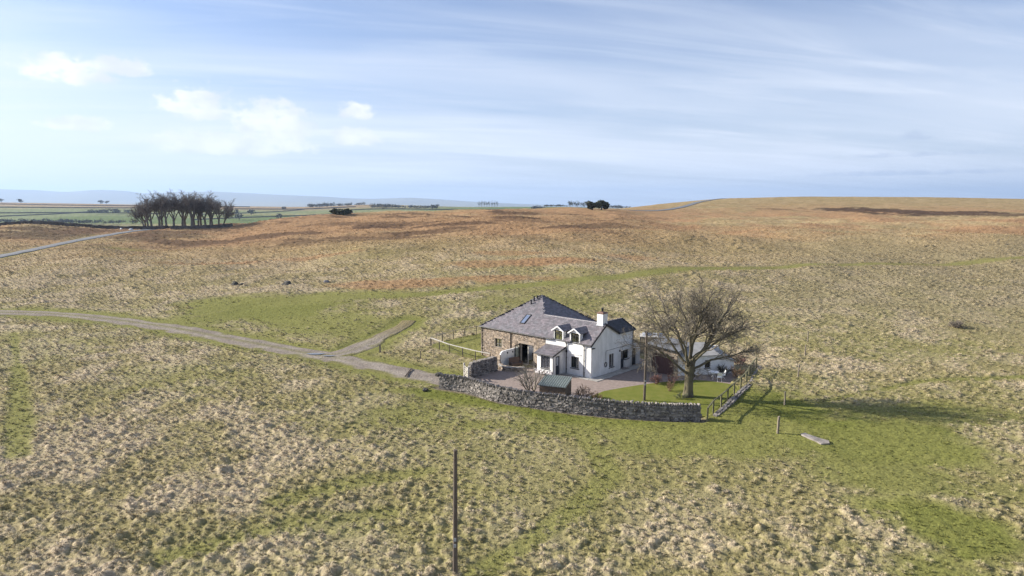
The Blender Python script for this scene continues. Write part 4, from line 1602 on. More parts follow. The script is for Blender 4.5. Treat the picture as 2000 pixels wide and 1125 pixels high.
fence('rail_fence', [(-10.0, 79.0), (-7.3, 82.3), (-4.1, 85.3), (-1.6, 87.2)], 'dark rail fence running uphill behind the barn end', 1.1, 7, [1.05], TIMB, wires=3)
fence('rail_fence', [(-10.0, 78.5), (-7.7, 75.1), (-5.9, 73.3), (-4.6, 71.8), (-2.4, 69.7)], 'fence with a long pale top rail left of the barn', 1.05, 6, [1.05], TIMB, PALE_T, wires=3, top=(.14, .06))
MOSSY = mat('mossy_timber', (.16, .15, .085), .95, .4, 4, bump=.3)
fence('garden_fence', [(15.5, 49.9), (16.2, 51.3), (17.5, 53.2), (18.4, 54.7), (19.6, 56.5), (20.6, 58.1), (22.4, 60.8), (23.8, 63.5), (25.8, 67.1)],
      'mossy post and rail fence along the lawn beyond the bare tree', 1.15, 10, [1.1], MOSSY, wires=3, tw=.12, top=(.1, .08))
stone_wall('footing_wall', [(16.5, 51.1), (17.9, 53.2), (18.9, 54.8), (20.1, 56.6), (21.1, 58.2), (22.9, 60.9), (24.3, 63.6), (26.2, 67.1)], .14, .42, .3, 'low tumbled line of stones under the garden fence', 14, cope=False, core_on=False, slen=(.15, .6), course=(.1, .2))


def lone_post(x, y, h, label, lean=0.0, w=.11):
    r_ = empty('fence_post', (x, y, float(pz(x, y))))
    tag(r_, label, 'post', 'lone fence posts on the moor')
    b = MB()
    b.hexa([(-w / 2, -w / 2, -.3), (w / 2, -w / 2, -.3), (w / 2, w / 2, -.3), (-w / 2, w / 2, -.3), (-w * .42 + lean, -w * .42, h), (w * .42 + lean, -w * .42, h + .03), (w * .42 + lean, w * .42, h + .03), (-w * .42 + lean, w * .42, h)])
    b.build('stake', TIMB, r_)
    b = MB()
    b.box((lean * .7, -w * .55, h * .75), (.05, .02, .04))
    b.build('staple', BLACK, r_)


lone_post(-15.5, 74.9, 1.0, 'short dark post beside the fork of the gravel track', w=.2)
lone_post(-10.3, 71.8, .95, 'thin stake in the grass between the track fork and the pale railed fence')
lone_post(20.0, 47.2, 1.3, 'stout weathered post standing beside the pale flat slab', .03, .15)
lone_post(23.6, 54.6, 1.2, 'thin stake standing in the shadow of the bare tree')
lone_post(28.6, 63.4, 1.3, 'middle stake of the sparse line climbing right of the garden fence', .04)
lone_post(33.6, 73.0, 1.3, 'second farthest stake of the sparse line right of the garden fence')
lone_post(37.2, 80.3, 1.5, 'farthest and tallest stake of the sparse line right of the garden fence', -.03)


def pole(x, y, h, lean, label, fittings):
    r_ = empty('utility_pole', (x, y, -.1))
    tag(r_, label, 'pole')
    MB().tube([(0, 0, -.5), (lean * .5, 0, h * .5), (lean, 0, h)], [.12, .105, .085], 12).build('pole_shaft', POLE, r_, smooth=False)
    MB().tube([(lean, 0, h - .01), (lean, 0, h + .05)], [.1, .085], 12).build('pole_cap', POLE, r_)
    if fittings:
        for sg in (-1, 1):
            MB().bar((lean, -.12 * sg, h - .28), (lean - .05, -.34 * sg, h - .2), .04, .05).build('bracket', BLACK, r_)
            MB().tube([(lean - .05, -.34 * sg, h - .2), (lean - .05, -.34 * sg, h - .08), (lean - .05, -.34 * sg, h)], [.03, .07, .04], 8).build('insulator', BLACK, r_)
    for k, z in enumerate((1.6, 1.9)):
        MB().box((.0 + lean * z / h, -.145, z), (.12, .02, .16)).build('pole_plate', LEAD, r_)


pole(-2.65, 28.35, 6.1, .08, 'tall bare utility pole standing alone in the foreground tussocks', False)
pole(11.67, 55.7, 6.3, .06, 'utility pole on the lawn behind the front wall', True)

# ------------------------------------------------------------------ garden shed
sh = empty('garden_shed', (3.9, 56.75, 0), R(-22))
tag(sh, 'low brown timber shed with a green ribbed metal roof', 'shed')
SW, SD = 2.35, 1.9
CORR = mat('green_metal_sheet', (.185, .205, .185), .5, .3, 3, spec=.5)
zf_, zb_ = 1.25, 1.62
for k in range(17):
    w = SW / 17
    x = -SW / 2 + w * (k + .5)
    for yb, zt in ((-SD / 2, zf_), (SD / 2, zb_)):
        MB().box((x, yb, zt / 2), (w - .012, .03, zt)).build('board', TIMB_B, sh)
for k in range(11):
    w = SD / 11
    y = -SD / 2 + w * (k + .5)
    zt = zf_ + (zb_ - zf_) * (y + SD / 2) / SD
    for xb in (-SW / 2 + .0, SW / 2 - .0):
        MB().box((xb, y, zt / 2 - .02), (.03, w - .012, zt - .04)).build('board', TIMB_B, sh)
rf = MB()
n_ = 60
for k in range(n_):
    x0, x1 = -SW / 2 - .12 + (SW + .24) * k / n_, -SW / 2 - .12 + (SW + .24) * (k + 1) / n_
    z0, z1 = .035 * math.cos(k / n_ * 2 * math.pi * 12), .035 * math.cos((k + 1) / n_ * 2 * math.pi * 12)
    ya, yb = -SD / 2 - .15, SD / 2 + .1
    za, zb = zf_ - .035 + .05, zb_ + .025 + .05
    rf.hexa([(x0, ya, za + z0 - .012), (x1, ya, za + z1 - .012), (x1, yb, zb + z1 - .012), (x0, yb, zb + z0 - .012), (x0, ya, za + z0), (x1, ya, za + z1), (x1, yb, zb + z1), (x0, yb, zb + z0)])
rf.build('ribbed_roof', CORR, sh)
for k in range(12):
    x = -SW / 2 - .1 + (SW + .2) * (k + .5) / 12
    MB().bar((x, -SD / 2 - .15, zf_ + .055), (x, SD / 2 + .1, zb_ + .115), .035, .05).build('roof_rib', mat('pale_metal_rib', (.42, .47, .43), .5, .2, 4), sh)
MB().box((SW / 2 + .02, -SD / 2 - .0, .5), (.05, .05, 1.0)).build('corner_trim', TIMB_B, sh)

# ------------------------------------------------------------------ outbuildings right of the house
ga = empty('stone_garage', (14.0, 65.7, 0), R(-33))
tag(ga, 'rubble stone garage with a wide brown door behind the pole', 'garage')
GW, GD = 3.15, 4.6
plate('front_wall', [(0, -.3), (GW, -.3), (GW, 2.45), (0, 2.95)], [[(.45, -.02), (GW - .35, -.02), (GW - .35, 1.95), (.45, 2.2)]], lambda s_, t_, d: (s_, d, t_), .35, MORTAR, ga)
for x in (0, GW - .35):
    MB().box((x + .175, GD / 2 + .175, 1.1), (.35, GD - .36, 2.8)).build('side_wall', MORTAR, ga)
MB().box((GW / 2, GD - .1, 1.1), (GW - .72, .2, 2.8)).build('back_wall', MORTAR, ga)
gs = MB()
rn = random.Random(31)
z = 0
while z < 2.9:
    h = rn.uniform(.1, .18)
    x = .01
    while x < GW - .1:
        w = rn.uniform(.14, .34)
        top = 2.93 - .5 * (x + w) / GW
        if z + h < top and (x + w < .44 or x > GW - .34 or z > 2.22 - .25 * x / GW):
            gs.box((x + w / 2, -.0, z + h / 2), (w * .94, .1, h * .9), 0, rn.uniform(-.05, .05), rn.uniform(-.05, .05), .1, rn)
        x += w
    z += h
tag(gs.build('rubble_stones', STONE_B, ga, fix=False), kind='stuff')
DOORB = mat('brown_garage_door', (.115, .062, .055), .7, .2, 4, stretch=(6, 6, .4))
for k in range(12):
    w = (GW - .8) / 12
    x = .45 + w * (k + .5)
    zt = 2.19 - .25 * (x - .45) / (GW - .8)
    MB().box((x, .16, zt / 2), (w - .012, .04, zt)).build('door_board', DOORB, ga)
MB().hexa([(-.15, -.2, 2.97), (GW + .1, -.2, 2.47), (GW + .1, GD + .1, 2.47), (-.15, GD + .1, 2.97), (-.15, -.2, 3.05), (GW + .1, -.2, 2.55), (GW + .1, GD + .1, 2.55), (-.15, GD + .1, 3.05)]).build('sheet_roof', mat('grey_felt_roof', (.2, .2, .205), .9, .3, 2), ga)
MB().bar((-.15, -.22, 2.98), (GW + .1, -.22, 2.48), .04, .14).build('fascia', BLACK, ga)
MB().bar((.75, -.12, 2.05), (1.3, -.55, .02), .06, .06).build('prop', TIMB, ga)

wb = empty('white_outbuilding', (16.75, 64.1, 0), R(10))
tag(wb, 'low white outbuilding with a pale sloping roof behind the bare tree', 'outbuilding')
BL, BD = 6.1, 3.4
plate('front_wall', [(0, -.3), (BL, -.3), (BL, 1.25), (BL - 1.6, 1.95), (0, 1.95)], [rect(2.9, 3.5, .7, 1.5)], lambda s_, t_, d: (s_, d, t_), .3, RENDER, wb)
window(wb, lambda s_, t_, d: (s_, d, t_), 2.9, 3.5, .7, 1.5, 0, inset=.1)
MB().box((.15, BD / 2 + .15, .95), (.3, BD - .32, 2.2)).build('side_wall', RENDER, wb)
MB().box((BL - .15, BD / 2 + .15, .45), (.3, BD - .32, 1.5)).build('side_wall', RENDER, wb)
MB().box((BL / 2, BD, .95), (BL, .2, 2.5)).build('back_wall', RENDER, wb)
GREYR = mat('pale_roof_sheet', (.30, .295, .285), .8, .3, 1.5, col2=(.22, .215, .205))
MB().hexa([(-.1, -.2, 1.97), (BL - 1.6, -.2, 1.97), (BL - 1.6, BD + .15, 2.55), (-.1, BD + .15, 2.55), (-.1, -.2, 2.03), (BL - 1.6, -.2, 2.03), (BL - 1.6, BD + .15, 2.61), (-.1, BD + .15, 2.61)]).build('sheet_roof', GREYR, wb)
MB().hexa([(BL - 1.6, -.2, 1.965), (BL + .15, -.2, 1.2), (BL + .15, BD + .15, 1.8), (BL - 1.6, BD + .15, 2.545), (BL - 1.6, -.2, 2.03), (BL + .15, -.2, 1.265), (BL + .15, BD + .15, 1.865), (BL - 1.6, BD + .15, 2.61)]).build('hip_sheet', GREYR, wb)

en = empty('timber_enclosure', (14.9, 74.4, .0), R(-12))
tag(en, 'grey timber slatted enclosure with dark panels beyond the garage', 'enclosure')
for k in range(16):
    MB().box((.09 + k * .18, 0, .95), (.16, .04, 1.9)).build('slat', TIMB, en)
for k in range(11):
    for xx in (0, 2.88):
        MB().box((xx, .1 + k * .18, .95), (.04, .16, 1.9)).build('slat', TIMB, en)
for k in range(4):
    MB().box((.5 + k * .62, 1.0, 2.02), (.5, 1.7, .04), 0, .12).build('roof_panel', mat('blue_panel', (.05, .07, .11), .3, .2, 4) if k % 2 else LEAD, en)
MB().box((1.44, 1.0, 1.94), (2.95, 2.05, .06)).build('frame_top', PALE_T, en)

# ------------------------------------------------------------------ small things
def boulder(name, x, y, s, label, m, seed, cat='boulder', group=None, z=None, flat=.7):
    bm = bmesh.new()
    bmesh.ops.create_icosphere(bm, subdivisions=2, radius=1)
    rn = random.Random(seed)
    ph = [rn.uniform(0, 6) for _ in range(6)]
    for v_ in bm.verts:
        c_ = v_.co
        k = 1 + .16 * math.sin(3 * c_.x + ph[0]) + .14 * math.sin(4 * c_.y + ph[1]) + .12 * math.sin(5 * c_.z + ph[2]) + rn.uniform(-.07, .07)
        v_.co = (c_.x * k * s[0], c_.y * k * s[1], c_.z * k * s[2])
    me = bpy.data.meshes.new(name)
    bm.to_mesh(me)
    bm.free()
    me.materials.append(m)
    o = bpy.data.objects.new(name, me)
    COL.objects.link(o)
    o.location = (x, y, (float(pz(x, y)) if z is None else z) + s[2] * .35)
    o.rotation_euler = (0, 0, rn.uniform(0, 3))
    tag(o, label, cat, group)
    return o


DARKST = mat('dark_mossy_stone', (.075, .07, .06), .95, .5, 3, bump=.4)
boulder('boulder', -7.3, 63.9, (.5, .35, .3), 'dark boulder at the left end of the front wall', DARKST, 1)
boulder('boulder', -8.1, 59.0, (.35, .25, .2), 'small dark stone in the grass below the wall end', DARKST, 2)
boulder('boulder', -42.6, 122.2, (1.3, .8, .5), 'broad dark stone at the middle of the green slope', DARKST, 3)
boulder('boulder', -52.5, 122.4, (.8, .6, .5), 'dark stone leftmost on the green slope', DARKST, 4)
boulder('boulder', -50.9, 122.2, (.5, .5, .4), 'smaller stone just right of the leftmost dark stone', DARKST, 5)
boulder('boulder', -35.8, 124.5, (.9, .6, .45), 'grey rounded stone rightmost above the green slope', mat('grey_stone', (.16, .15, .15), .9, .3, 3, bump=.3), 6)
boulder('boulder', -147.6, 246.5, (.7, .5, .45), 'left one of two white stones beside the far lane', WHITEP, 7)
boulder('boulder', -144.3, 246.9, (.8, .5, .5), 'right one of two white stones beside the far lane', WHITEP, 8)
boulder('boulder', 14.3, 52.0, (.55, .4, .42), 'heap of grey stone behind the wall near the bare tree', STONE_G, 9)

sl = MB()
rn = random.Random(8)
ring = [(21.55, 46.85), (21.95, 46.95), (22.35, 46.2), (22.95, 45.35), (22.75, 44.85), (22.1, 44.75), (22.0, 45.3), (21.7, 46.0)]
zs = float(pz(22.2, 45.9)) + .09
k0 = len(ring)
sl.v = [(x, y, zs - .12) for x, y in ring] + [(x, y, zs + rn.uniform(0, .03)) for x, y in ring]
sl.f = [tuple(range(k0))[::-1], tuple(range(k0, 2 * k0))] + [(i, (i + 1) % k0, (i + 1) % k0 + k0, i + k0) for i in range(k0)]
tag(sl.build('stone_slab', mat('bare_slab', (.27, .24, .215), .9, .35, 2, bump=.4)), 'pale flat stone slab lying in the grass right of the wall', 'slab')

dr_ = empty('track_drain', (-10.6, 65.1, 0), R(88))
tag(dr_, 'thin dark drain bar laid across the gravel track', 'drain')
MB().box((0, -.07, .13), (3.3, .04, .06)).build('drain_edge', TIMB_B, dr_)
MB().box((0, .07, .13), (3.3, .04, .06)).build('drain_edge', TIMB_B, dr_)
MB().box((0, 0, .11), (3.3, .1, .03)).build('drain_channel', BLACK, dr_)
WATER = mat('puddle_water', (.16, .145, .13), .12, .1, 2, spec=.5)
for (x, y, rx, ry, lb) in ((-22.7, 73.6, 1.0, .42, 'larger pale puddle on the track near the fork'), (-20.9, 72.6, .7, .25, 'smaller pale puddle nearer the track fork')):
    b = MB()
    b.v = [(x + rx * math.cos(t_) * (1 + .2 * math.sin(3 * t_)), y + ry * math.sin(t_), 0) for t_ in np.linspace(0, 6.283, 25)[:-1]]
    zz = float(base_h(x, y)) + .118
    b.v = [(p[0], p[1], zz) for p in b.v]
    b.f = [tuple(range(24))]
    o = b.build('puddle', WATER)
    tag(o, lb, 'puddle')

# garden table and chairs, rattan seat
tb = empty('garden_table', (20.0, 62.9, .015))
tag(tb, 'round white garden table on the gravel by the white outbuilding', 'table')
MB().tube([(0, 0, .70), (0, 0, .735)], .5, 20).build('table_top', WHITEP, tb)
for k in range(3):
    a = k * 2.094
    MB().tube([(.1 * math.cos(a), .1 * math.sin(a), .7), (.12 * math.cos(a), .12 * math.sin(a), .35), (.36 * math.cos(a), .36 * math.sin(a), 0)], .018, 6).build('leg', WHITEP, tb)
for (x, y, rz, lb) in ((20.9, 62.8, R(-100), 'white folding garden chair right of the round table'), (20.3, 62.0, R(170), 'white folding garden chair in front of the round table')):
    c_ = empty('garden_chair', (x, y, .015), rz)
    tag(c_, lb, 'chair', 'white garden chairs')
    MB().box((0, 0, .44), (.42, .42, .03)).build('seat', WHITEP, c_)
    MB().box((0, .21, .74), (.42, .03, .34), 0, -.15).build('backrest', WHITEP, c_)
    for sx in (-.19, .19):
        MB().bar((sx, -.2, 0), (sx, .24, .88), .025, .025).build('leg', WHITEP, c_)
        MB().bar((sx, .22, 0), (sx, -.18, .44), .025, .025).build('leg', WHITEP, c_)
RATT = mat('brown_rattan', (.12, .08, .062), .8, .3, 25, bump=.4, bscale=60)
so = empty('rattan_seat', HW(8.75, -1.5, .015), -HYAW + R(75))
tag(so, 'brown rattan garden seat against the white screen wall', 'seat')
MB().box((0, 0, .32), (1.3, .62, .2)).build('seat', RATT, so)
MB().box((0, .3, .68), (1.3, .1, .6), 0, -.18).build('backrest', RATT, so)
for x in (-.62, .62):
    MB().box((x, -.02, .48), (.1, .62, .26)).build('armrest', RATT, so)
    for y in (-.26, .26):
        MB().box((x, y, .11), (.07, .07, .22)).build('leg', RATT, so)

# ------------------------------------------------------------------ bare trees
BARK = mat('mossy_bark', (.155, .135, .08), .95, .4, 1.2, col2=(.09, .075, .055), bump=.6, bscale=10)
TWIG = mat('twig_bark', (.18, .155, .12), .95, .3, 2)
HAZEBARK = mat('hazed_bark', (.19, .168, .15), .95, .3, 1)  # bark lightened: haze of the distance put into the colour


class Grow:
    def __init__(self, seed):
        self.r = random.Random(seed)
        self.rmin = .0115
        self.limb = MB()
        self.twig = MB()

    def unit(self, v):
        return v / (np.linalg.norm(v) + 1e-9)

    def branch(self, p, d, L, r, lev, spec, into=None):
        """spec[lev] = (segments, wiggle, lift, children, child length ratio, child angle, sides)"""
        seg, wig, lift, nch, lr, ang, sides = spec[lev]
        R_ = self.r
        pts, rad = [np.array(p, float)], [r]
        d = self.unit(np.array(d, float))
        dirs = [d]
        tip = r * (.45 if lev < len(spec) - 1 else .35)
        for k in range(seg):
            d = self.unit(d + np.array([R_.gauss(0, wig), R_.gauss(0, wig), R_.gauss(0, wig) + lift]))
            pts.append(pts[-1] + d * L / seg)
            rad.append(r + (tip - r) * (k + 1) / seg)
            dirs.append(d)
        (into or (self.limb if lev == 0 else self.twig)).tube(pts, rad, sides, cap=False)
        if lev + 1 >= len(spec):
            return
        for k in range(nch):
            t = ((.38 if lev == 0 else .25) + (.62 if lev == 0 else .75) * (k + R_.random()) / nch) * seg
            i = min(int(t), seg - 1)
            f_ = t - i
            q = pts[i] * (1 - f_) + pts[i + 1] * f_
            rr = (rad[i] * (1 - f_) + rad[i + 1] * f_)
            dd = dirs[min(i + 1, seg)]
            ax = self.unit(np.cross(dd, np.array([R_.gauss(0, 1), R_.gauss(0, 1), R_.gauss(0, 1)])))
            a = ang * R_.uniform(.6, 1.3)
            nd = dd * math.cos(a) + ax * math.sin(a)
            self.branch(q, nd, L * lr * R_.uniform(.65, 1.25) * (1.15 - .45 * t / seg), max(rr * R_.uniform(.45, .65), self.rmin), lev + 1, spec)
        # leading tip carries on
        self.branch(pts[-1], dirs[-1], L * lr * .9, rad[-1], lev + 1, spec)


def plant_tree(name, g, loc, label, cat, group=None, trunk_m=None, twig_m=None, rz=0.0, parts=('trunk', 'crown')):
    r_ = empty(name, loc, rz)
    tag(r_, label, cat, group)
    g.limb.build(parts[0], trunk_m or BARK, r_, smooth=True, fix=False)
    g.twig.build(parts[1], twig_m or TWIG, r_, fix=False)
    return r_


# the sycamore on the lawn
g = Grow(23)
g.limb.tube([(0, 0, -.2), (0, 0, .15), (.02, 0, .7), (.05, .02, 1.5), (.1, .03, 2.2), (.12, .05, 2.8), (.12, .05, 3.3)], [.62, .5, .4, .38, .43, .42, .3], 12)
g.limb.tube([(-.3, -.1, -.1), (-.26, -.1, .9), (-.12, -.05, 1.9), (0, 0, 2.4)], [.2, .14, .12, .1], 8)
for k in range(26):      # burrs on the bole
    a, z = g.r.uniform(0, 6.28), g.r.uniform(1.6, 3.4)
    c_ = np.array([.1 + .38 * math.cos(a), .03 + .38 * math.sin(a), z])
    g.limb.tube([c_ - [0, 0, .12], c_, c_ + [0, 0, .12]], [.03, g.r.uniform(.09, .17), .03], 6)
spec = [(7, .13, .02, 6, .54, .66, 7), (5, .18, .015, 6, .52, .7, 5), (4, .22, .01, 5, .55, .75, 4), (3, .24, .01, 4, .62, .75, 3), (2, .25, 0, 0, 0, 0, 3)]
lead = [((.1, 0, 3.0), (-.12, .1, 1), 4.5, .2), ((.15, 0, 3.1), (.5, -.2, 1), 4.9, .19), ((.05, .1, 2.9), (-.55, .45, 1), 4.8, .18), ((.2, .05, 2.7), (1.0, .25, .75), 4.6, .19),
        ((0, -.1, 2.6), (-.4, -.8, 1), 4.0, .15), ((.15, .15, 2.9), (.45, .95, .9), 4.2, .15), ((-.1, 0, 2.0), (-1.0, -.1, .8), 5.0, .15), ((.3, 0, 2.4), (1.0, -.25, .3), 4.3, .14), ((.1, .1, 3.2), (.22, .3, 1), 4.5, .17), ((.15, -.05, 2.9), (.75, -.4, 1), 4.6, .15), ((0, .1, 2.9), (-.38, -.25, 1), 4.6, .15), ((-.05, .05, 2.7), (-.85, .3, .9), 4.8, .15)]
for p, d, L, r in lead:
    g.branch(p, d, L, r * .85, 0, spec)
for k in range(14):      # epicormic shoots round the bole
    a = g.r.uniform(0, 6.28)
    g.branch((.1 + .3 * math.cos(a), .3 * math.sin(a), g.r.uniform(1.4, 2.6)), (math.cos(a), math.sin(a), g.r.uniform(.1, .8)), g.r.uniform(.7, 1.5), .02, 2, spec)
plant_tree('sycamore_tree', g, (15.85, 56.9, 0), 'large bare spreading tree with mossy trunk on the lawn', 'tree').scale = (1, 1, 1.06)
print('tree faces', len(g.limb.f) + len(g.twig.f))


def shrub(name, x, y, h, spread, stems, label, m, seed, spec=None, z=0.0, cat='shrub'):
    g = Grow(seed)
    spec = spec or [(4, .16, .05, 5, .55, .6, 5), (3, .2, .03, 4, .55, .7, 4), (3, .22, .02, 4, .55, .7, 3), (2, .25, 0, 0, 0, 0, 3)]
    for k in range(stems):
        a = 6.283 * (k + g.r.random() * .6) / stems
        s = spread * g.r.uniform(.5, 1.1)
        g.branch((.1 * math.cos(a), .1 * math.sin(a), -.05), (s * math.cos(a), s * math.sin(a), 1), h * .5 * g.r.uniform(.8, 1.15), h * .022 + .006, 0, spec)
    return plant_tree(name, g, (x, y, z), label, cat, None, m, m, parts=('stem', 'twigs'))


GREYTW = mat('lichen_twig', (.24, .21, .165), .95, .3, 3)
REDTW = mat('red_twig', (.24, .13, .11), .9, .3, 3)
BRNTW = mat('brown_twig', (.235, .155, .095), .95, .3, 3)
shrub('small_tree', 1.75, 57.3, 3.9, .7, 7, 'small bare grey tree in the yard beside the shed', GREYTW, 3, cat='tree')
shrub('shrub', 6.3, 56.2, 1.7, .6, 7, 'bare brown shrub between the shed and the lawn', BRNTW, 4)
shrub('shrub', 7.4, 55.6, 1.0, .8, 7, 'low russet shrub at the lawn corner', BRNTW, 5)
shrub('shrub', 13.9, 61.0, 1.2, .7, 9, 'reddish twiggy shrub at the edge of the lawn', REDTW, 6)
shrub('shrub', 14.6, 58.6, 1.3, .5, 5, 'small pinkish bush standing alone on the lawn', BRNTW, 7)
shrub('shrub', 15.6, 61.6, 1.3, .7, 7, 'pink twiggy bush in front of the garage door', REDTW, 8)
shrub('shrub', 22.6, 63.6, 1.6, .8, 9, 'tangled brown shrub by the right end of the white outbuilding', BRNTW, 9)
shrub('shrub', 24.5, 68.2, 1.7, .9, 9, 'reddish thicket at the top of the garden fence', REDTW, 10)
shrub('shrub', 21.4, 64.0, 1.5, .7, 8, 'dark climbing shrub against the white outbuilding wall', mat('dark_twig', (.06, .055, .035), .95, .3, 3), 12)
shrub('shrub', 15.1, 56.2, .8, .9, 9, 'low grey green clump at the foot of the bare tree', mat('greygreen', (.16, .17, .10), .95, .3, 3), 13)
shrub('shrub', 18.2, 70.5, 2.6, .7, 8, 'bare thorn bush behind the stone garage', BRNTW, 14)
shrub('shrub', 9.2, 80.0, 2.2, .6, 6, 'sparse bare bush on the slope behind the cottage', GREYTW, 15)
# gorse-like grey bush on the right slope
shrub('shrub', 61.5, 88.6, 1.5, 1.6, 26, 'rounded grey bush alone on the right hand slope', mat('grey_bush', (.20, .17, .14), .95, .3, 3), 16, z=float(pz(61.5, 88.6)))

# the clump beside the lane: tall bare trees, four forms repeated and turned
forms = []
fspec = [(7, .06, .01, 9, .44, .75, 6), (4, .16, .07, 8, .5, .7, 4), (3, .22, .04, 7, .6, .75, 3), (2, .25, .0, 0, 0, 0, 3)]
for k in range(5):
    g = Grow(70 + k)
    g.rmin = .024
    n_l = 2 if k % 2 else 1
    g.limb.tube([(0, 0, -.5), (0, 0, .5), (.1, 0, 3), (.15, .1, 4.5)], [.5, .38, .3, .28], 8)
    for j in range(4):
        a = 1.6 * j + k
        g.branch((.15, .1, 4.4 - .4 * j), (.36 * math.cos(a), .36 * math.sin(a), 1), 7.4 - .35 * j, .2, 0, fspec)
    g.limb.build('trunk', HAZEBARK, None, fix=False)
    lo = bpy.context.scene.collection.objects[-1]
    tw_ = g.twig.build('crown', HAZEBARK, None, fix=False)
    forms.append((lo.data, tw_.data))
    for o in (lo, tw_):
        bpy.data.objects.remove(o)
ordn = ['first', 'second', 'third', 'fourth', 'fifth', 'sixth', 'seventh', 'eighth', 'ninth', 'tenth', 'eleventh', 'twelfth', 'thirteenth', 'fourteenth', 'fifteenth', 'sixteenth', 'seventeenth']
rn = random.Random(77)
tx = [284, 290, 297, 312, 317, 326, 340, 357, 362, 375, 380, 388, 393, 402, 411, 415, 428]
for i, px in enumerate(tx):
    D = 258 + rn.uniform(0, 9) + (px - 280) * .05
    x = (px - 1000) / F * (D * .9923 + 1.2)
    e = (px - 356) / 72
    s = 1.0 - .20 * abs(e) ** 2.2 + rn.uniform(-.04, .04)
    r_ = empty('bare_tree', (x, D, float(pz(x, D)) - .1), rn.uniform(0, 6.28))
    k_ = rn.uniform(1.2, 1.45)
    r_.scale = (s * k_, s * k_, s * 1.04)
    tag(r_, ordn[i] + ' tall bare tree from the left in the clump beside the far lane', 'tree', 'bare trees in the clump beside the far lane')
    a_, b_ = forms[i % 5]
    for nm, me in (('trunk', a_), ('crown', b_)):
        o = bpy.data.objects.new(nm, me)
        COL.objects.link(o)
        o.parent = r_
# side limbs leaning out at both ends of the clump
for (x, D, d, lb) in ((-146.6, 260, (-.6, 0, .8), 'leftmost low spreading bare tree leaning out of the clump'), (-117.0, 265, (.6, 0, .8), 'rightmost low spreading bare tree leaning out of the clump')):
    g = Grow(int(abs(x)))
    g.rmin = .024
    g.limb.tube([(0, 0, -.4), (0, 0, 1.5), (d[0], 0, 3)], [.35, .28, .22], 7)
    for j in range(5):
        g.branch((d[0] * (j * .2), 0, 1.5 + .4 * j), (d[0] * g.r.uniform(.4, 1.4), g.r.uniform(-.5, .5), d[2] * g.r.uniform(.5, 1.3)), 5.2, .16, 0, fspec)
    plant_tree('bare_tree', g, (x, D, float(pz(x, D)) - .1), lb, 'tree', 'bare trees in the clump beside the far lane', HAZEBARK, HAZEBARK)

# ------------------------------------------------------------------ far walls, trees and woods
P_ = [(-260, 244), (-194.7, 249), (-175.4, 249.5), (-157.1, 251.3), (-147, 252.4), (-138.4, 253.9), (-131, 256), (-112, 262)]
fw = MB()
rn = random.Random(15)
Q = spline(P_, 1.2)
for i in range(len(Q) - 1):
    a_, b_ = Q[i], Q[i + 1]
    za, zb = float(pz(*a_)), float(pz(*b_))
    h = 1.75 + rn.uniform(-.12, .15)
    fw.bar((a_[0], a_[1], za + h / 2 - .3), (b_[0], b_[1], zb + h / 2 - .3), .55, h)
o = fw.build('field_wall', mat('far_wall_stone', (.11, .10, .095), .95, .5, .6), fix=False)
tag(o, 'dark dry stone wall along the crest beside the far lane', 'wall')


def far_wall(pts, label, h=1.6, w=1.0):
    b = MB()
    Q = spline(pts, 25)
    rn = random.Random(len(label))
    for i in range(len(Q) - 1):
        a_, c_ = Q[i], Q[i + 1]
        b.bar((a_[0], a_[1], float(base_h(*a_)) + h / 2 - .2 + rn.uniform(-.2, .2)), (c_[0], c_[1], float(base_h(*c_)) + h / 2 - .2), w, h)
    tag(b.build('field_wall', MATS['far_wall_stone'], fix=False), label, 'wall', 'far field walls in the valley')


far_wall([(-1500, 1560), (-1250, 1575), (-1050, 1620), (-880, 1690)], 'upper dark wall crossing the far left fields', 2.4, 2)
far_wall([(-1180, 1250), (-1020, 1290), (-850, 1360), (-700, 1330)], 'middle dark wall slanting across the far left fields', 2.2, 2)
far_wall([(-720, 1700), (-560, 1720), (-420, 1760)], 'dark wall on the far hillside right of the clump', 2.4, 2)
far_wall([(-560, 1140), (-500, 1230), (-430, 1300), (-330, 1360)], 'wall rounding the green field right of the clump', 2.0, 2)
far_wall([(-1420, 1800), (-1200, 1790), (-950, 1850), (-760, 1900)], 'highest thin wall under the far left skyline', 2.2, 2)
far_wall([(-960, 1110), (-900, 1250), (-905, 1400), (-940, 1560)], 'wall climbing straight up the far left slope', 2.0, 2)
far_wall([(-640, 1350), (-560, 1500), (-540, 1700)], 'wall climbing the far hillside right of the clump', 2.0, 2)
far_wall([(-420, 1500), (-300, 1560), (-120, 1600), (60, 1650)], 'long far wall below the middle skyline', 2.2, 2)


def leaf_crown(seed, n, r, h, z0):
    """leafy clump: many small faces spread through an uneven crown"""
    rn = random.Random(seed)
    b = MB()
    lobes = [(rn.uniform(-.55, .55) * r, rn.uniform(-.55, .55) * r, z0 + h * rn.uniform(.3, .75), rn.uniform(.35, .6)) for _ in range(9)]
    for k in range(n):
        cx, cy, cz, rr = rn.choice(lobes)
        u = np.array([rn.gauss(0, 1), rn.gauss(0, 1), rn.gauss(0, 1)])
        u = u / np.linalg.norm(u) * rn.random() ** .4
        p = np.array([cx, cy, cz]) + u * np.array([rr * r, rr * r, rr * h * .55])
        if p[2] < z0 * .4:
            continue
        s = r * rn.uniform(.06, .13)
        e1 = np.array([rn.gauss(0, 1), rn.gauss(0, 1), rn.gauss(0, 1)])
        e1 /= np.linalg.norm(e1)
        e2 = np.cross(e1, u + .01)
        e2 /= np.linalg.norm(e2) + 1e-6
        b.quad(p - e1 * s - e2 * s * .6, p + e1 * s - e2 * s * .4, p + e1 * s * .7 + e2 * s, p - e1 * s + e2 * s * .7)
    return b


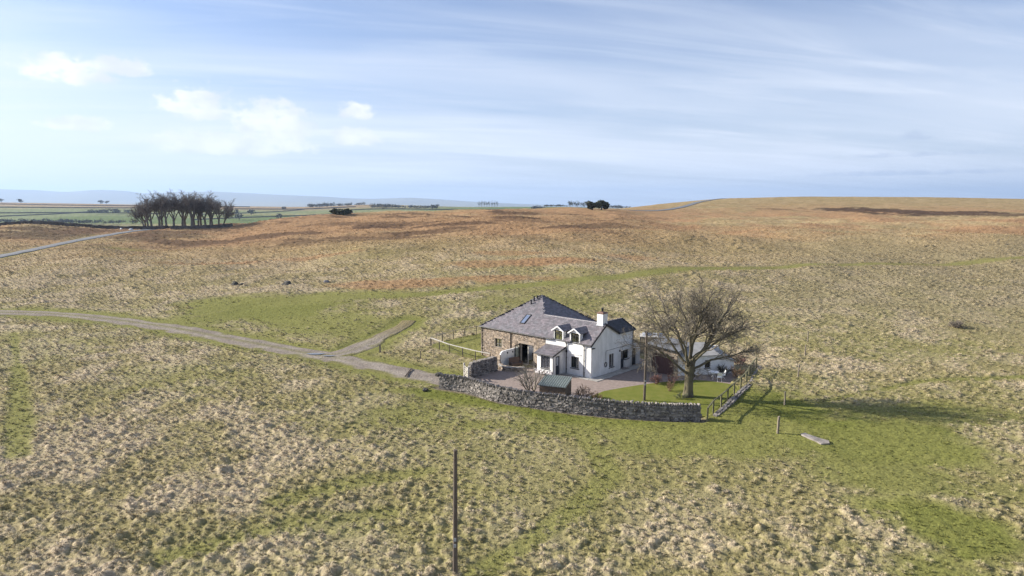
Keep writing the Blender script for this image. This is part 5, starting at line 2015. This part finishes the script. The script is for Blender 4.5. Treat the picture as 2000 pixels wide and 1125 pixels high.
EVERG = mat('dark_evergreen', (.055, .06, .032), .9, .4, .4)
WOODF = mat('far_wood', (.075, .075, .06), .95, .3, .2)


def far_tree(x, y, r, h, label, seed, n=260, m=None, group='trees scattered over the far valley', trunk=True, zoff=0.0):
    t_ = empty('far_tree', (x, y, float(base_h(x, y)) + zoff))
    tag(t_, label, 'tree', group)
    b = MB()
    b.tube([(0, 0, -1), (0, 0, h * .2), (0, 0, h * .6)], [r * .09, r * .07, r * .03], 6)
    b.build('trunk', HAZEBARK, t_)
    leaf_crown(seed, n, r, h, h * (.12 if trunk else -.12)).build('crown', m or EVERG, t_, fix=False)
    return t_


far_tree(41.4, 337, 3.9, 5.0, 'left and lower of the two dark trees on the middle skyline', 1, 1100, group='dark trees on the middle skyline', trunk=False)
far_tree(46.2, 338, 4.6, 5.8, 'right and taller of the two dark trees on the middle skyline', 2, 1300, group='dark trees on the middle skyline', trunk=False)
far_tree(-82.6, 316, 6.0, 3.6, 'broad low dark bush just behind the left crest', 3, 900, group='bushes behind the crest', trunk=False, zoff=0.0)
spots = [(12, 391, 'bare far tree on the leftmost skyline field'), (49, 388, 'lone far tree on the skyline left of the clump'), (203, 397, 'left tree of the small pair left of the clump'), (215, 397, 'right tree of the small pair left of the clump'),
         (466, 419, 'left tree of two below the far hillside right of the clump'), (494, 419, 'right tree of two below the far hillside right of the clump'), (470, 431, 'low tree in the green far field beside the clump'), (547, 427, 'small tree at the corner of the green far field'),
         (558, 402, 'tiny lone tree on the far middle skyline'), (845, 402, 'left tiny tree of a pair above the brown crest'), (853, 402, 'right tiny tree of a pair above the brown crest')]
for i, (px, py, lb) in enumerate(spots):
    D = 1650 if py < 405 else (1350 if py < 425 else 1150)
    if py < 398:
        D = 1950
    far_tree((px - 1000) / F * D, D, 7 + (i * 7) % 4, 11 + (i * 5) % 5, lb, 20 + i, 200, WOODF)
for i in range(8):
    px = 936 + i * 5
    D = 1900
    far_tree((px - 1000) / F * D, D, 5, 17 + (i * 3) % 4, ordn[i] + ' tree from the left in the row on the far central skyline', 40 + i, 160, WOODF, 'row of trees on the far central skyline')


def wood(name, x0, x1, y0, y1, n, h, label, seed):
    rn = random.Random(seed)
    b = MB()
    for k in range(n):
        x, y = rn.uniform(x0, x1), rn.uniform(y0, y1)
        c_ = leaf_crown(seed * 100 + k % 9, 50, rn.uniform(6, 9), h * rn.uniform(.75, 1.1), 1.0)
        z = float(base_h(x, y))
        k0 = len(b.v)
        b.v += [(p[0] + x, p[1] + y, p[2] + z) for p in c_.v]
        b.f += [tuple(i + k0 for i in q) for q in c_.f]
    tag(b.build(name, WOODF, fix=False), label, 'wood', kind='stuff')


def wood_px(px0, px1, D, dep, n, h, label, seed):
    wood('woodland', (px0 - 1000) / F * D, (px1 - 1000) / F * D, D, D + dep, n, h, label, seed)


wood_px(594, 648, 1800, 60, 46, 13, 'dark far wood left of the green hill', 3)
wood_px(655, 708, 1830, 60, 24, 9, 'thin far wood at the foot of the green hill', 4)
wood_px(724, 765, 1560, 60, 34, 13, 'dark wood below the far green hill', 5)
wood_px(770, 850, 1620, 50, 34, 8, 'long low strip of wood above the brown crest', 6)
wood_px(1040, 1066, 1500, 50, 26, 11, 'small dark wood on the central skyline', 7)
wood_px(1112, 1146, 1900, 60, 30, 20, 'blue far wood left of the dark skyline trees', 8)
wood_px(1066, 1110, 1900, 40, 22, 7, 'low blue strip of wood on the central skyline', 9)
wood_px(1190, 1228, 1900, 60, 26, 11, 'low blue wood right of the dark skyline trees', 10)
wood_px(-40, 110, 1010, 30, 40, 8, 'line of bare trees below the far left wall', 11)
wood_px(110, 250, 1010, 30, 30, 7, 'scrub line in the valley left of the clump', 12)
wood_px(175, 250, 1300, 40, 26, 10, 'far scrub wood left of the clump crown', 13)

# ------------------------------------------------------------------ haze
def haze_box():
    x0, x1, y0, y1, z0, z1 = -42000, 42000, -600, 23500, -60, 640
    V = [(x0, y0, z0), (x1, y0, z0), (x1, y1, z0), (x0, y1, z0), (x0, y0, z1), (x1, y0, z1), (x1, y1, z1), (x0, y1, z1)]
    Fc = [(0, 3, 2, 1), (4, 5, 6, 7), (0, 1, 5, 4), (1, 2, 6, 5), (2, 3, 7, 6), (3, 0, 4, 7)]
    m = bpy.data.materials.new('thin_haze')
    m.use_nodes = True
    nt = m.node_tree
    nt.nodes.clear()
    out = nt.nodes.new('ShaderNodeOutputMaterial')
    pv = nt.nodes.new('ShaderNodeVolumePrincipled')
    pv.inputs['Color'].default_value = (.5, .69, 1, 1)
    pv.inputs['Density'].default_value = 7.5e-5
    pv.inputs['Anisotropy'].default_value = .2
    nt.links.new(pv.outputs[0], out.inputs['Volume'])
    o = mesh_obj('haze', V, Fc, m)
    tag(o, 'thin pale haze over the whole moor', 'haze', kind='stuff')


haze_box()
